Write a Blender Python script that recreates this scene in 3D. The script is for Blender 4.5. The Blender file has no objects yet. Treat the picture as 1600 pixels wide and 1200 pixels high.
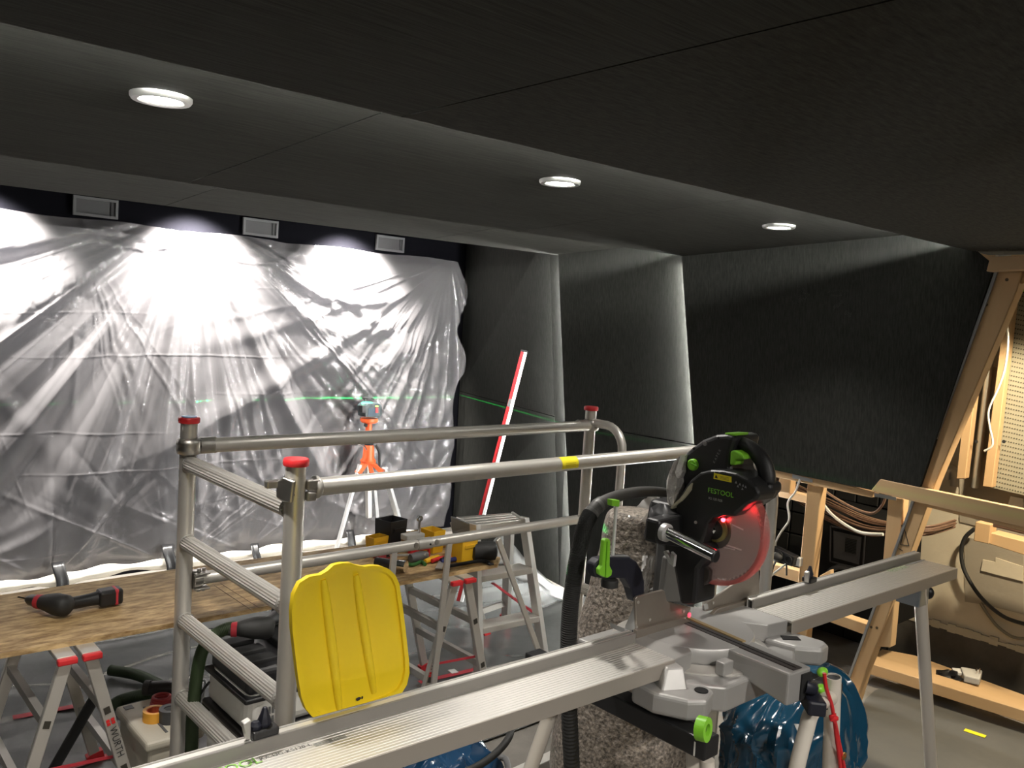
import bpy, bmesh, math, random
import numpy as np
from mathutils import Vector, Matrix, noise
random.seed(7)
C = bpy.context.scene.collection
PI = math.pi
# ------------------------------------------------------------------ camera
H = 1.68
YAW, PIT, ROL, FPX = .727, .0771, .0627, 1338.9
_d = Vector((math.sin(YAW)*math.cos(PIT), math.cos(YAW)*math.cos(PIT), -math.sin(PIT)))
_r0 = Vector((math.cos(YAW), -math.sin(YAW), 0)); _u0 = _r0.cross(_d)
_r = math.cos(ROL)*_r0 + math.sin(ROL)*_u0
_u = -math.sin(ROL)*_r0 + math.cos(ROL)*_u0
cd = bpy.data.cameras.new('camera'); cam = bpy.data.objects.new('camera', cd); C.objects.link(cam)
cd.sensor_width = 36; cd.lens = FPX/1600*36; cd.clip_start = .02
m = Matrix((_r, _u, -_d)).transposed().to_4x4(); m.translation = (0, 0, H)
cam.matrix_world = m
bpy.context.scene.camera = cam
# ------------------------------------------------------------------ world, exposure
sc = bpy.context.scene
w = bpy.data.worlds.new('world'); sc.world = w; w.use_nodes = True
w.node_tree.nodes['Background'].inputs[0].default_value = (.9, .95, 1, 1)
w.node_tree.nodes['Background'].inputs[1].default_value = 0.0
sc.view_settings.view_transform = 'Standard'; sc.view_settings.look = 'None'
sc.view_settings.gamma = 1; sc.view_settings.use_curve_mapping = False
sc.view_settings.exposure = 0.0
try:
    sc.cycles.max_bounces = 8; sc.cycles.transparent_max_bounces = 16
except Exception: pass
# light levels (watts)
W_DOWN = 46      # ceiling downlights in the middle bay
W_NEAR = 84      # downlights in the near bay, above and behind the viewer
W_SCREEN = 620    # downlights washing the screen
W_WORK = 170      # work lamp in the open wall bay
LED = 260         # emission of the cove strips
# ------------------------------------------------------------------ pixel -> point on a known surface
def ray(x, y): return _d + (x-800)/FPX*_r - (y-600)/FPX*_u
def OZ(x, y, h): v = ray(x, y); t = (h-H)/v.z; return Vector((v.x*t, v.y*t, h))
def OY(x, y, c): v = ray(x, y); t = c/v.y; return Vector((v.x*t, c, H+v.z*t))
def OX(x, y, c): v = ray(x, y); t = c/v.x; return Vector((c, v.y*t, H+v.z*t))
def WX(h, off=0): return 3.73-.122*h+off
def OW(x, y, off=0):            # leaning right wall
    v = ray(x, y); t = (3.73-.122*H+off)/(v.x+.122*v.z); return Vector((v.x*t, v.y*t, H+v.z*t))
def V(*a): return Vector(a)
# ------------------------------------------------------------------ materials
MATS = {}
def mat(name, col, rough=.5, metal=0., spec=.5, bump=None, var=None, emit=None, alpha=None, trans=None, coat=None, stripes=None, sheen=None, wave=None):
    if name in MATS: return MATS[name]
    m = bpy.data.materials.new(name); m.use_nodes = True; MATS[name] = m
    N = m.node_tree.nodes; L = m.node_tree.links; p = N['Principled BSDF']
    p.inputs['Base Color'].default_value = (*col, 1); p.inputs['Roughness'].default_value = rough
    p.inputs['Metallic'].default_value = metal; p.inputs['Specular IOR Level'].default_value = spec
    tc = N.new('ShaderNodeTexCoord')
    if var:      # (scale, amount, stretch xyz, second colour)
        mp = N.new('ShaderNodeMapping'); mp.inputs['Scale'].default_value = var[2]
        nz = N.new('ShaderNodeTexNoise'); nz.inputs['Scale'].default_value = var[0]; nz.inputs['Detail'].default_value = 6; nz.inputs['Roughness'].default_value = .65
        L.new(tc.outputs['Object'], mp.inputs[0]); L.new(mp.outputs[0], nz.inputs['Vector'])
        rp = N.new('ShaderNodeValToRGB'); rp.color_ramp.elements[0].position = .5-.5*var[1]; rp.color_ramp.elements[1].position = .5+.5*var[1]
        rp.color_ramp.elements[0].color = (*col, 1); rp.color_ramp.elements[1].color = (*var[3], 1)
        L.new(nz.outputs[0], rp.inputs[0]); L.new(rp.outputs[0], p.inputs['Base Color'])
    if bump:     # (scale, strength, stretch, distance)
        mp2 = N.new('ShaderNodeMapping'); mp2.inputs['Scale'].default_value = bump[2]
        n2 = N.new('ShaderNodeTexNoise'); n2.inputs['Scale'].default_value = bump[0]; n2.inputs['Detail'].default_value = 4
        L.new(tc.outputs['Object'], mp2.inputs[0]); L.new(mp2.outputs[0], n2.inputs['Vector'])
        b = N.new('ShaderNodeBump'); b.inputs['Strength'].default_value = bump[1]; b.inputs['Distance'].default_value = bump[3]
        L.new(n2.outputs[0], b.inputs['Height']); L.new(b.outputs[0], p.inputs['Normal'])
    if emit: p.inputs['Emission Color'].default_value = (*emit[0], 1); p.inputs['Emission Strength'].default_value = emit[1]
    if alpha is not None: p.inputs['Alpha'].default_value = alpha
    if trans is not None: p.inputs['Transmission Weight'].default_value = trans
    if coat: p.inputs['Coat Weight'].default_value = coat
    return m
one = (1, 1, 1)
def M_fabric(name, col, col2, axis):
    return mat(name, col, .95, 0, .12, bump=(260, .55, axis, .0015), var=(150, .6, axis, col2))
FAB_C = M_fabric('ceiling_fabric', (.016, .016, .0138), (.056, .056, .049), (.05, 1, 1))
FAB_C2 = M_fabric('ceiling_fabric_worn', (.014, .0138, .0118), (.058, .057, .049), (.16, .8, 1))
FAB_W = M_fabric('wall_fabric', (.011, .0113, .0103), (.040, .041, .037), (1, 1, .08))
NAVY = mat('navy_black_cloth', (.0035, .0035, .0055), .95, 0, .1)
ALU = mat('brushed_aluminium', (.66, .63, .58), .36, .62, .5, bump=(60, .12, (1, 1, .05), .001), var=(9, .8, one, (.58, .56, .52)))
ALU_D = mat('dull_aluminium', (.52, .50, .47), .48, .6, .5, var=(14, .8, one, (.44, .43, .40)))
CAST = mat('cast_aluminium', (.50, .48, .45), .38, 1., .5, bump=(90, .15, one, .001))
PLATE = mat('anodised_plate', (.70, .68, .64), .46, .92, .5, bump=(300, .25, (.02, 1, 1), .0008))
SILVER = mat('silver_paint', (.50, .50, .49), .40, .35, .5, bump=(220, .05, one, .0006))
FENCE = mat('fence_metal', (.40, .36, .31), .42, .75, .5, var=(12, .8, one, (.32, .28, .24)))
RED = mat('red_plastic', (.62, .025, .03), .38)
RED_D = mat('red_tape', (.45, .03, .045), .5)
ORANGE = mat('orange_plastic', (.80, .12, .03), .4)
YEL = mat('yellow_plastic', (.86, .63, .016), .42, bump=(160, .06, one, .0006))
YEL2 = mat('warm_yellow_plastic', (.80, .46, .02), .45)
GRN = mat('lime_plastic', (.21, .55, .03), .40)
BLK = mat('black_plastic', (.012, .012, .013), .42)
BLKM = mat('matt_black', (.010, .010, .010), .75)
BLKR = mat('black_rubber', (.018, .018, .017), .6)
NAVYP = mat('navy_plastic', (.012, .013, .022), .45)
GREYP = mat('grey_plastic', (.12, .12, .12), .5)
WHT = mat('white_plastic', (.62, .61, .57), .42)
CREAM = mat('cream_plastic', (.60, .56, .46), .48, var=(5, .9, one, (.52, .48, .39)))
WTUBE = mat('white_tube_paint', (.62, .57, .50), .32, coat=.3)
CHROME = mat('chrome', (.80, .80, .80), .12, 1.)
WOOD = mat('pine_wood', (.66, .46, .25), .6, bump=(40, .15, (1, 1, .08), .001), var=(7, .75, (1, 1, .06), (.54, .34, .165)))
WOODY = mat('pine_wood_lying', (.66, .46, .25), .6, bump=(40, .15, (1, .08, 1), .001), var=(7, .75, (1, .06, 1), (.54, .34, .165)))
TRIMB = mat('planed_board', (.60, .42, .24), .55, var=(6, .6, (1, .08, 1), (.54, .36, .19)))
OSB = mat('osb_board', (.22, .125, .045), .62, bump=(60, .5, (.3, 1, 1), .003), var=(48, .26, (.26, 1, 1), (.60, .42, .21)))
CONC = mat('concrete_floor', (.15, .138, .122), .85, bump=(30, .4, one, .004), var=(7, .7, one, (.25, .23, .205)))
FILMF = mat('floor_film', (.09, .093, .093), .22, 0, .6, bump=(6, .5, (1, 1, 1), .012), var=(4, .7, one, (.15, .153, .15)))
FILMR = mat('grey_fleece', (.075, .076, .071), .55, 0, .4, bump=(9, .4, one, .008), var=(5, .8, one, (.115, .112, .10)))
WALLC = mat('cream_render', (.52, .46, .34), .85, bump=(25, .4, one, .004), var=(3.2, .6, one, (.62, .56, .43)))
WALLG = mat('grey_cement', (.30, .265, .205), .9, bump=(25, .4, one, .004), var=(3, .8, one, (.34, .30, .23)))
TAR = mat('bitumen', (.022, .021, .018), .6, bump=(12, .5, one, .006), var=(4, .5, one, (.085, .08, .068)))
TILEB = mat('black_wall_tile', (.016, .016, .015), .5, bump=(30, .3, one, .003))
PEG = mat('pegboard_sheet', (.34, .32, .235), .7)
HOLE = mat('hole_black', (.004, .004, .004), .9)
BLUE = mat('blue_bag_film', (.008, .060, .115), .18, 0, .6, coat=.6)
BLUE2 = mat('navy_bag_film', (.010, .045, .105), .16, 0, .6, coat=.6)
LIDM = YEL
GREENH = mat('green_hose', (.022, .040, .012), .6)
COPP = mat('brown_cable', (.13, .072, .045), .55)
COPP2 = mat('tan_cable', (.24, .145, .095), .55)
WCORD = mat('white_cord', (.66, .64, .58), .5)
CHIP = mat('wood_chips_in_bag', (.07, .06, .05), .5, 0, .5, bump=(70, .9, one, .01), var=(95, .30, one, (.42, .36, .30)), coat=.35)
TAPEB = mat('black_tape', (.008, .008, .009), .35)
CLOTHW = mat('white_cloth', (.66, .62, .54), .8, bump=(14, .5, one, .01))
LENS = mat('lamp_lens', (1, 1, 1), .3, emit=((1, .97, .92), 55))
LEDM2 = mat('led_strip_bright', (1, 1, 1), .5, emit=((1, 1, .94), LED*4.6))
LEDC = mat('led_strip_ceiling', (1, 1, 1), .5, emit=((1, 1, .94), LED*4.2))
LEDW = mat('led_strip_wall', (1, 1, 1), .5, emit=((1, 1, .96), LED*3.0))
LEDM = mat('led_strip', (1, 1, 1), .5, emit=((1, 1, .94), LED*1.3))
LASERG = mat('laser_window', (.1, .8, .35), .2, emit=((.1, 1, .4), 2.5))
LASERL = mat('laser_line', (.1, .8, .35), .4, emit=((.05, 1, .35), 1.1))
LCD = mat('lcd_glass', (.06, .09, .12), .2)
STICK = mat('yellow_sticker', (.80, .68, .02), .5)
PAPER = mat('white_paper', (.7, .7, .68), .6)
INK = mat('black_ink', (.02, .02, .02), .6)
INKG = mat('grey_ink', (.22, .22, .21), .6)
BLADE = mat('saw_blade_steel', (.42, .38, .36), .36, .9, var=(20, .6, one, (.34, .30, .29)))
GUARD = mat('laser_tinted_guard', (.90, .66, .62), .15, 0, .5, alpha=.26)  # clear plastic, with the laser's red glow tinted into its colour
WRAP = mat('wrap_film', (.75, .74, .72), .2, 0, .7, bump=(30, .8, one, .01), alpha=.55)
SMOKE = mat('smoked_film', (.25, .22, .20), .25, 0, .5, bump=(30, .8, one, .01), alpha=.7)
SKYB = mat('sky_blue_sticker', (.10, .35, .70), .4)
BRASS = mat('brass', (.7, .45, .15), .35, 1.)
ZINC = mat('zinc_plate', (.45, .48, .50), .4, .9)
# plastic sheet over the screen
def sheet_material():
    m = bpy.data.materials.new('dust_sheet_film'); m.use_nodes = True
    N = m.node_tree.nodes; L = m.node_tree.links; p = N['Principled BSDF']
    p.inputs['Base Color'].default_value = (.45, .435, .45, 1); p.inputs['Roughness'].default_value = .17
    p.inputs['Specular IOR Level'].default_value = .75; p.inputs['Alpha'].default_value = .30
    p.inputs['Metallic'].default_value = .15
    tc = N.new('ShaderNodeTexCoord'); n = N.new('ShaderNodeTexNoise'); n.inputs['Scale'].default_value = 16; n.inputs['Detail'].default_value = 7
    mp = N.new('ShaderNodeMapping'); mp.inputs['Scale'].default_value = (1.4, 1, .55)
    L.new(tc.outputs['Object'], mp.inputs[0]); L.new(mp.outputs[0], n.inputs['Vector'])
    b = N.new('ShaderNodeBump'); b.inputs['Strength'].default_value = .10; b.inputs['Distance'].default_value = .004
    L.new(n.outputs[0], b.inputs['Height']); L.new(b.outputs[0], p.inputs['Normal'])
    return m
SHEET = sheet_material()
# ------------------------------------------------------------------ mesh helpers
def frame(d):
    d = Vector(d).normalized(); a = Vector((0, 0, 1)) if abs(d.z) < .92 else Vector((1, 0, 0))
    x = a.cross(d).normalized(); y = d.cross(x); return x, y
class B:
    def __init__(s): s.v = []; s.f = []
    def add(s, vs, fs):
        n = len(s.v); s.v += [tuple(v) for v in vs]; s.f += [tuple(i+n for i in f) for f in fs]; return s
    def box(s, x0, x1, y0, y1, z0, z1):
        return s.hexa([(x0, y0, z0), (x1, y0, z0), (x1, y1, z0), (x0, y1, z0)], [(x0, y0, z1), (x1, y0, z1), (x1, y1, z1), (x0, y1, z1)])
    def hexa(s, a, b): return s.add(list(a)+list(b), [(3, 2, 1, 0), (4, 5, 6, 7), (0, 1, 5, 4), (1, 2, 6, 5), (2, 3, 7, 6), (3, 0, 4, 7)])
    def prism(s, poly, vec):
        n = len(poly); vec = Vector(vec); a = [Vector(p) for p in poly]; b = [p+vec for p in a]
        return s.add(a+b, [tuple(range(n))[::-1], tuple(range(n, 2*n))]+[(i, (i+1) % n, n+(i+1) % n, n+i) for i in range(n)])
    def bar(s, p0, p1, w, t, up=(0, 0, 1)):      # rectangular bar: w across, t along 'up'
        p0 = Vector(p0); p1 = Vector(p1); d = (p1-p0).normalized(); x = d.cross(Vector(up)).normalized(); y = x.cross(d)
        q = lambda p: [p-x*w/2-y*t/2, p+x*w/2-y*t/2, p+x*w/2+y*t/2, p-x*w/2+y*t/2]
        return s.hexa(q(p0), q(p1))
    def tube(s, p0, p1, r, n=16, r2=None, cap=True): return s.path([p0, p1], [r, r if r2 is None else r2], n, cap)
    def path(s, pts, r, n=10, cap=True, ribs=None):
        pts = [Vector(p) for p in pts]; k = len(pts); rr = r if isinstance(r, (list, tuple)) else [r]*k
        vs = []; px = None
        for i, p in enumerate(pts):
            t = (pts[min(i+1, k-1)]-pts[max(i-1, 0)]).normalized()
            if px is None: x, y = frame(t)
            else: x = (px-t*px.dot(t)).normalized(); y = t.cross(x)
            px = x
            for j in range(n): a = 2*PI*j/n; vs.append(p+(x*math.cos(a)+y*math.sin(a))*rr[i])
        fs = [(i*n+j, i*n+(j+1) % n, (i+1)*n+(j+1) % n, (i+1)*n+j) for i in range(k-1) for j in range(n)]
        if cap: fs += [tuple(range(n))[::-1], tuple((k-1)*n+j for j in range(n))]
        return s.add(vs, fs)
    def lathe(s, prof, o, axis=(0, 0, 1), n=24, cap=True):   # prof: (radius, along)
        o = Vector(o); a = Vector(axis).normalized(); x, y = frame(a); vs = []
        for (r, h) in prof:
            for j in range(n): t = 2*PI*j/n; vs.append(o+a*h+(x*math.cos(t)+y*math.sin(t))*r)
        k = len(prof); fs = [(i*n+j, i*n+(j+1) % n, (i+1)*n+(j+1) % n, (i+1)*n+j) for i in range(k-1) for j in range(n)]
        if cap: fs += [tuple(range(n))[::-1], tuple((k-1)*n+j for j in range(n))]
        return s.add(vs, fs)
    def ring(s, o, axis, r0, r1, t, n=32):
        return s.lathe([(r0, 0), (r1, 0), (r1, t), (r0, t), (r0, 0)], o, axis, n, False)
    def blob(s, o, rad, nu=16, nv=10, jit=0., seed=0, sq=1.):
        o = Vector(o); vs = []; rx, ry, rz = rad
        for i in range(nv+1):
            th = PI*i/nv
            for j in range(nu):
                ph = 2*PI*j/nu; sg = lambda c: math.copysign(abs(c)**sq, c)
                d = Vector((sg(math.sin(th))*sg(math.cos(ph)), sg(math.sin(th))*sg(math.sin(ph)), sg(math.cos(th))))
                k = 1+jit*noise.noise(d*2.2+Vector((seed, seed*.7, 0)))
                vs.append(o+Vector((d.x*rx*k, d.y*ry*k, d.z*rz*k)))
        fs = [(i*nu+j, (i+1)*nu+j, (i+1)*nu+(j+1) % nu, i*nu+(j+1) % nu) for i in range(nv) for j in range(nu)]
        return s.add(vs, fs)
    def grid(s, fn, nu, nv):
        vs = [fn(i/(nu-1), j/(nv-1)) for j in range(nv) for i in range(nu)]
        return s.add(vs, [(j*nu+i, j*nu+i+1, (j+1)*nu+i+1, (j+1)*nu+i) for j in range(nv-1) for i in range(nu-1)])
def arc(c, r, a0, a1, n, ax=(1, 0, 0), ay=(0, 0, 1)):
    c = Vector(c); ax = Vector(ax); ay = Vector(ay)
    return [c+ax*r*math.cos(a0+(a1-a0)*i/(n-1))+ay*r*math.sin(a0+(a1-a0)*i/(n-1)) for i in range(n)]
def smoothpath(pts, n=8):
    P = [Vector(p) for p in pts]; out = []
    for i in range(len(P)-1):
        p0 = P[max(i-1, 0)]; p1 = P[i]; p2 = P[i+1]; p3 = P[min(i+2, len(P)-1)]
        for k in range(n):
            t = k/n
            out.append(.5*((2*p1)+(p2-p0)*t+(2*p0-5*p1+4*p2-p3)*t*t+(3*p1-p0-3*p2+p3)*t**3))
    out.append(P[-1]); return out
def setp(o, label=None, cat=None, group=None, kind=None, category=None):
    cat = cat or category
    if label: o['label'] = label
    if cat: o['category'] = cat
    if group: o['group'] = group
    if kind: o['kind'] = kind
    return o
def obj(name, b, mt, parent=None, smooth=None, bevel=0, seg=2, **k):
    """one mesh object; world coordinates in b are stored relative to the parent or to the object's own base"""
    vs = [Vector(v) for v in b.v]
    if parent is not None:
        o0 = Vector(parent['_o']); org = o0
    else:
        mn = [min(v[i] for v in vs) for i in range(3)]; mx = [max(v[i] for v in vs) for i in range(3)]
        o0 = Vector(((mn[0]+mx[0])/2, (mn[1]+mx[1])/2, mn[2])); org = o0
    me = bpy.data.meshes.new(name); me.from_pydata([tuple(v-o0) for v in vs], [], b.f)
    bm = bmesh.new(); bm.from_mesh(me); bmesh.ops.recalc_face_normals(bm, faces=bm.faces); bm.to_mesh(me); bm.free()
    if smooth is not None:
        me.shade_smooth()
        if smooth < 170: me.set_sharp_from_angle(angle=math.radians(smooth))
    me.materials.append(mt)
    o = bpy.data.objects.new(name, me); C.objects.link(o)
    if parent is not None: o.parent = parent
    else: o.location = o0
    o['_o'] = tuple(org)
    if bevel:
        bv = o.modifiers.new('bevel', 'BEVEL'); bv.width = bevel; bv.segments = seg; bv.limit_method = 'ANGLE'; bv.angle_limit = math.radians(40)
    setp(o, **k)
    return o
def thing(name, label, cat, loc, group=None, kind=None):
    o = bpy.data.objects.new(name, None); C.objects.link(o); o.location = loc; o['_o'] = tuple(loc); o.empty_display_size = .05
    return setp(o, label, cat, group, kind)
def struct(name): 
    o = thing(name, None, None, (0, 0, 0)); o['kind'] = 'structure'; return o
def text(name, s, size, p, xd, yd, mt, parent, squash=1., align='CENTER', spacing=1., off=.0006):
    cu = bpy.data.curves.new('t', 'FONT'); cu.body = s; cu.size = size; cu.align_x = align; cu.align_y = 'CENTER'; cu.space_character = spacing
    t = bpy.data.objects.new('t', cu); C.objects.link(t)
    dg = bpy.context.evaluated_depsgraph_get(); me = bpy.data.meshes.new_from_object(t.evaluated_get(dg))
    xd = Vector(xd).normalized(); yd = Vector(yd); yd = (yd-xd*yd.dot(xd)).normalized(); zd = xd.cross(yd); p = Vector(p)+zd*off
    b = B(); b.add([p+xd*v.co.x*squash+yd*v.co.y for v in me.vertices], [tuple(q.vertices) for q in me.polygons])
    C.objects.unlink(t); bpy.data.objects.remove(t); bpy.data.curves.remove(cu); bpy.data.meshes.remove(me)
    return obj(name, b, mt, parent)
def copy_tree(o, parent=None):
    c = o.copy(); C.objects.link(c); c.parent = parent
    for ch in [q for q in bpy.data.objects if q.parent == o]: copy_tree(ch, c)
    return c
def spot(name, loc, target, watts, deg, col=(1, .95, .88), size=.04, blend=.6, parent=None):
    l = bpy.data.lights.new(name, 'SPOT'); l.energy = watts; l.spot_size = math.radians(deg); l.spot_blend = blend; l.color = col; l.shadow_soft_size = size
    o = bpy.data.objects.new(name, l); C.objects.link(o); o.location = loc
    o.rotation_euler = (Vector(target)-Vector(loc)).to_track_quat('-Z', 'Y').to_euler(); return o
def point(name, loc, watts, col, size=.03):
    l = bpy.data.lights.new(name, 'POINT'); l.energy = watts; l.color = col; l.shadow_soft_size = size
    o = bpy.data.objects.new(name, l); C.objects.link(o); o.location = loc; return o
# ================================================================== ROOM SHELL
fl = obj('floor', B().box(-1.5, 5.6, -3.2, 5.5, -.12, 0), CONC); fl['kind'] = 'structure'
# ceiling: four bays stepped like roof shingles, every bay split into panels at the seams
ceil = struct('ceiling')
def cpanel(quad, t=.035, mt=FAB_C, par=None):
    obj('ceiling_panel', B().prism([Vector(q) for q in quad], (0, 0, t)), mt, par or ceil)
g = .002
def lip1(x): return 3.755-.05*(x-.7)
def lip2(x): return 2.775-.028*(x-.5)
def lip3(x): return 1.392-.022*(x-.25)
# near bay
xs = [-1.4, .905, 3.62]
for a, b in zip(xs[:-1], xs[1:]):
    for y0, y1 in ((-3.1, -1.2), (-1.2, None)):
        ya, yb = (lip3(a), lip3(b)) if y1 is None else (y1-g, y1-g)
        cpanel([(a+g, y0+g, 2.04), (b-g, y0+g, 2.04), (b-g, yb, 2.04), (a+g, ya, 2.04)], .035, FAB_C2 if a > 0 else FAB_C)
# middle bay
def bay(xs, la, lb, zn, zf):
    for a, b in zip(xs[:-1], xs[1:]):
        cpanel([(a+g, la(a)-.10, zn), (b-g, la(b)-.10, zn), (b-g, lb(b), zf), (a+g, lb(a), zf)])
bay([-1.4, -.35, 1.03, 2.39, 3.75], lip3, lip2, 2.13, 2.04)
bay([-1.4, -.1, 1.3, 2.62, 3.80], lip2, lip1, 2.13, 2.058)
bay([-1.4, 1.2, 4.3], lip1, lambda x: 5.42, 2.24, 2.24)
# upstands of the coves and backing above the bays
obj('cove_board', B().box(-1.4, 3.75, 1.24, 1.26, 2.075, 2.2), FAB_C, ceil)
obj('cove_board', B().box(-1.4, 3.8, 2.56, 2.58, 2.075, 2.2), FAB_C, ceil)
obj('cove_board', B().box(-1.4, 3.8, 3.42, 3.44, 2.125, 2.28), FAB_C, ceil)
obj('ceiling_slab', B().box(-1.5, 5.6, -3.2, 5.5, 2.42, 2.5), WALLG, ceil)
# led strips lying on the lips
def led(name, p0, p1, w, lab, up, mt=LEDM):
    obj(name, B().bar(p0, p1, w, .004, up), mt, None, label=lab, category='led strip')
led('led_strip', (-1.35, 1.385, 2.083), (3.5, 1.275, 2.083), .010, 'white led strip behind the edge of the nearest ceiling bay', (0, 0, 1), LEDC)
led('led_strip', (-1.35, 2.755, 2.083), (3.5, 2.655, 2.083), .008, 'white led strip behind the edge of the ceiling bay with downlights', (0, 0, 1), LEDM2)
# right wall: leaning panels, each bay set back behind the next
wr = struct('wall_right')
def wpt(y, h, off): return Vector((WX(h, off), y, h))
def wpanel(a, b, h0a, h1a, h0b, h1b, offa, offb, leanA=0, leanB=0, mt=FAB_W, t=.025, parent=None):
    f = lambda y, h, off, ln: wpt(y+ln*(h-2.04)/2.04, h, off)
    q = [f(a, h0a, offa, leanA), f(b, h0b, offb, leanB), f(b, h1b, offb, leanB), f(a, h1a, offa, leanA)]
    return obj('wall_panel', B().prism(q, (t, 0, 0)), mt, parent or wr)
hs = 1.085
# bay by the screen: narrow strip + two stacked panels
y1 = 3.60; yv = 3.80; ye = 5.24
def w1(y, h):
    k = (y-3.6)/1.64; return V(WX(h, .075)*(1-k)+(4.13-.01*h)*k, y+.06*(1-k)*(h-2.04)/2.04, h)
def w1panel(ya, yb, h0, h1): obj('wall_panel', B().prism([w1(ya, h0), w1(yb, h0), w1(yb, h1), w1(ya, h1)], (.025, 0, 0)), FAB_W, wr)
w1panel(y1-.12, yv-g, 0, 2.2); w1panel(yv+g, ye, 0, hs-g); w1panel(yv+g, ye, hs+g, 2.22)
# middle bay
wpanel(2.56, 3.58, 0, hs-.003-g, 0, hs-g, .068, 0, .18, .06)
wpanel(2.56, 3.58, hs+g, 2.12, hs+g, 2.07, .068, 0, .18, .06)
# near bay, ends at h = 1.045 above the open frame
q = [OW(1075, 707), OW(1205, 731), OW(1358, 765), OW(1434, 782), OW(1556, 420), OW(1545, 398, -.0)]
nb = [wpt(2.70-.18*(2.04-1.045)/2.04, 1.045, 0), wpt(q[3].y, 1.04, -.02), wpt(q[4].y, 1.985, -.02), wpt(1.33, 2.06, -.02), wpt(1.33, 2.13, -.02), wpt(2.70, 2.05, 0)]
obj('wall_panel', B().prism(nb, (.02, 0, 0)), FAB_W, wr)
# chalky hand marks on the near panel
SM = mat('chalk_smudge', (.30, .30, .29), .95, 0, .1, alpha=.06)
def smudge(pts, wdt):
    b = B(); P_ = smoothpath([OW(x, y, -.0215+.001) for x, y in pts], 5)
    for a, c in zip(P_[:-1], P_[1:]): b.bar(a, c, wdt, .0004, (1, 0, 0))
    obj('chalk_mark', b, SM, wr)
for pts, wdt in ((((1294, 456), (1310, 454), (1327, 455)), .006), (((1297, 461), (1306, 462), (1316, 460)), .012), (((1244, 449), (1256, 455), (1264, 462)), .016), (((1238, 474), (1250, 469), (1262, 466)), .014), (((1240, 462), (1254, 462)), .010), (((1302, 481), (1310, 477), (1317, 470)), .014), (((1320, 488), (1330, 493)), .018)):
    smudge(pts, wdt)
# hidden cove strips of the wall
def wled(y, off, ln, lab, mt=LEDM):
    f = lambda h: wpt(y+ln*(h-2.04)/2.04, h, off)
    obj('led_strip', B().bar(f(.02), f(2.0), .010, .004, (0, 1, 0)), mt, None, label=lab, category='led strip')
wled(3.585, .034, .06, 'upright led strip behind the wall panel beside the leaning red level', LEDW)
wled(2.705, .034, .18, 'upright led strip behind the wall panel above the exposed timber frame')
# front wall with navy band, left and rear walls
wf = obj('wall_front', B().box(-1.4, 4.5, 5.26, 5.36, 0, 2.42), NAVY); wf['kind'] = 'structure'
wl = obj('wall_left', B().box(-1.5, -1.4, -3.2, 5.36, 0, 2.42), FAB_W); wl['kind'] = 'structure'
wb = obj('wall_rear', B().box(-1.5, 5.6, -3.3, -3.2, 0, 2.42), WALLG); wb['kind'] = 'structure'
# outer wall behind the open frame
wo = struct('wall_outer')
XO = 4.58
obj('render', B().box(XO, XO+.1, -3.2, 1.96, .245, 2.42), WALLC, wo)
obj('bitumen_base', B().box(XO-.012, XO+.1, -3.2, 1.96, 0, .24), TAR, wo)
obj('backing', B().box(XO+.02, XO+.1, 1.96, 5.4, 0, 2.42), HOLE, wo)
ts = .128; tile0 = None
for i in range(16):
    for j in range(10):
        y = 1.965+i*ts; z = .01+j*ts
        if tile0 is None:
            tile0 = obj('tile', B().box(XO, XO+.02, y+.004, y+ts-.004, z, z+ts-.008), TILEB, wo, bevel=.004, seg=1)
        else:
            t = tile0.copy(); t.location = (0, i*ts, j*ts); C.objects.link(t)
# mortar crust along the top of the bitumen, cement patches
b = B()
rnd = random.Random(3)
ys = np.linspace(.4, 1.95, 40)
for a, c in zip(ys[:-1], ys[1:]):
    k = rnd.random()*.02
    b.box(XO-.016, XO, a, c, .234-k*.6, .247+k)
obj('mortar_crust', b, mat('pale_mortar', (.42, .39, .30), .9), wo)
def opatch(name, px, mt, t=.006):
    obj(name, B().prism([OX(x, y, XO) for x, y in px], (-t, 0, 0)), mt, wo)
opatch('cement_band', [(1500, 560), (1600, 585), (1600, 840), (1500, 815)], WALLG)
opatch('cement_patch', [(1507, 838), (1600, 862), (1600, 960), (1540, 945), (1508, 940)], WALLG, .004)
opatch('pale_wall_patch', [(1537, 874), (1557, 878), (1557, 871), (1600, 885), (1600, 908), (1534, 891)], WALLC, .012)  # lit shape on the wall, painted as a paler patch
opatch('pale_wall_patch', [(1580, 775), (1600, 779), (1600, 800), (1574, 795)], PAPER, .01)
# pegboard panel with its holes
pb = thing('pegboard', 'beige perforated pegboard panel behind the leaning timber', 'pegboard', (4.5, 1.2, 1.3))
xp = 4.52
P = [OX(1579, 455, xp), OX(1680, 478, xp), OX(1668, 790, xp), OX(1551, 762, xp)]
obj('sheet', B().prism(P, (.012, 0, 0)), PEG, pb)
b = B(); du = P[1]-P[0]
for i in range(27):
    for j in range(42):
        u = (i+.5)/27; v = (j+.5)/42
        c = (P[0]*(1-u)+P[1]*u)*(1-v)+(P[3]*(1-u)+P[2]*u)*v
        if OX(1600, 600, xp).y-.12 < c.y: b.lathe([(.0035, 0), (.0035, .002)], c+V(-.002, 0, 0), (1, 0, 0), 6)
obj('hole', b, mat('peg_hole', (.10, .09, .065), .9), pb, kind='stuff')
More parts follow.
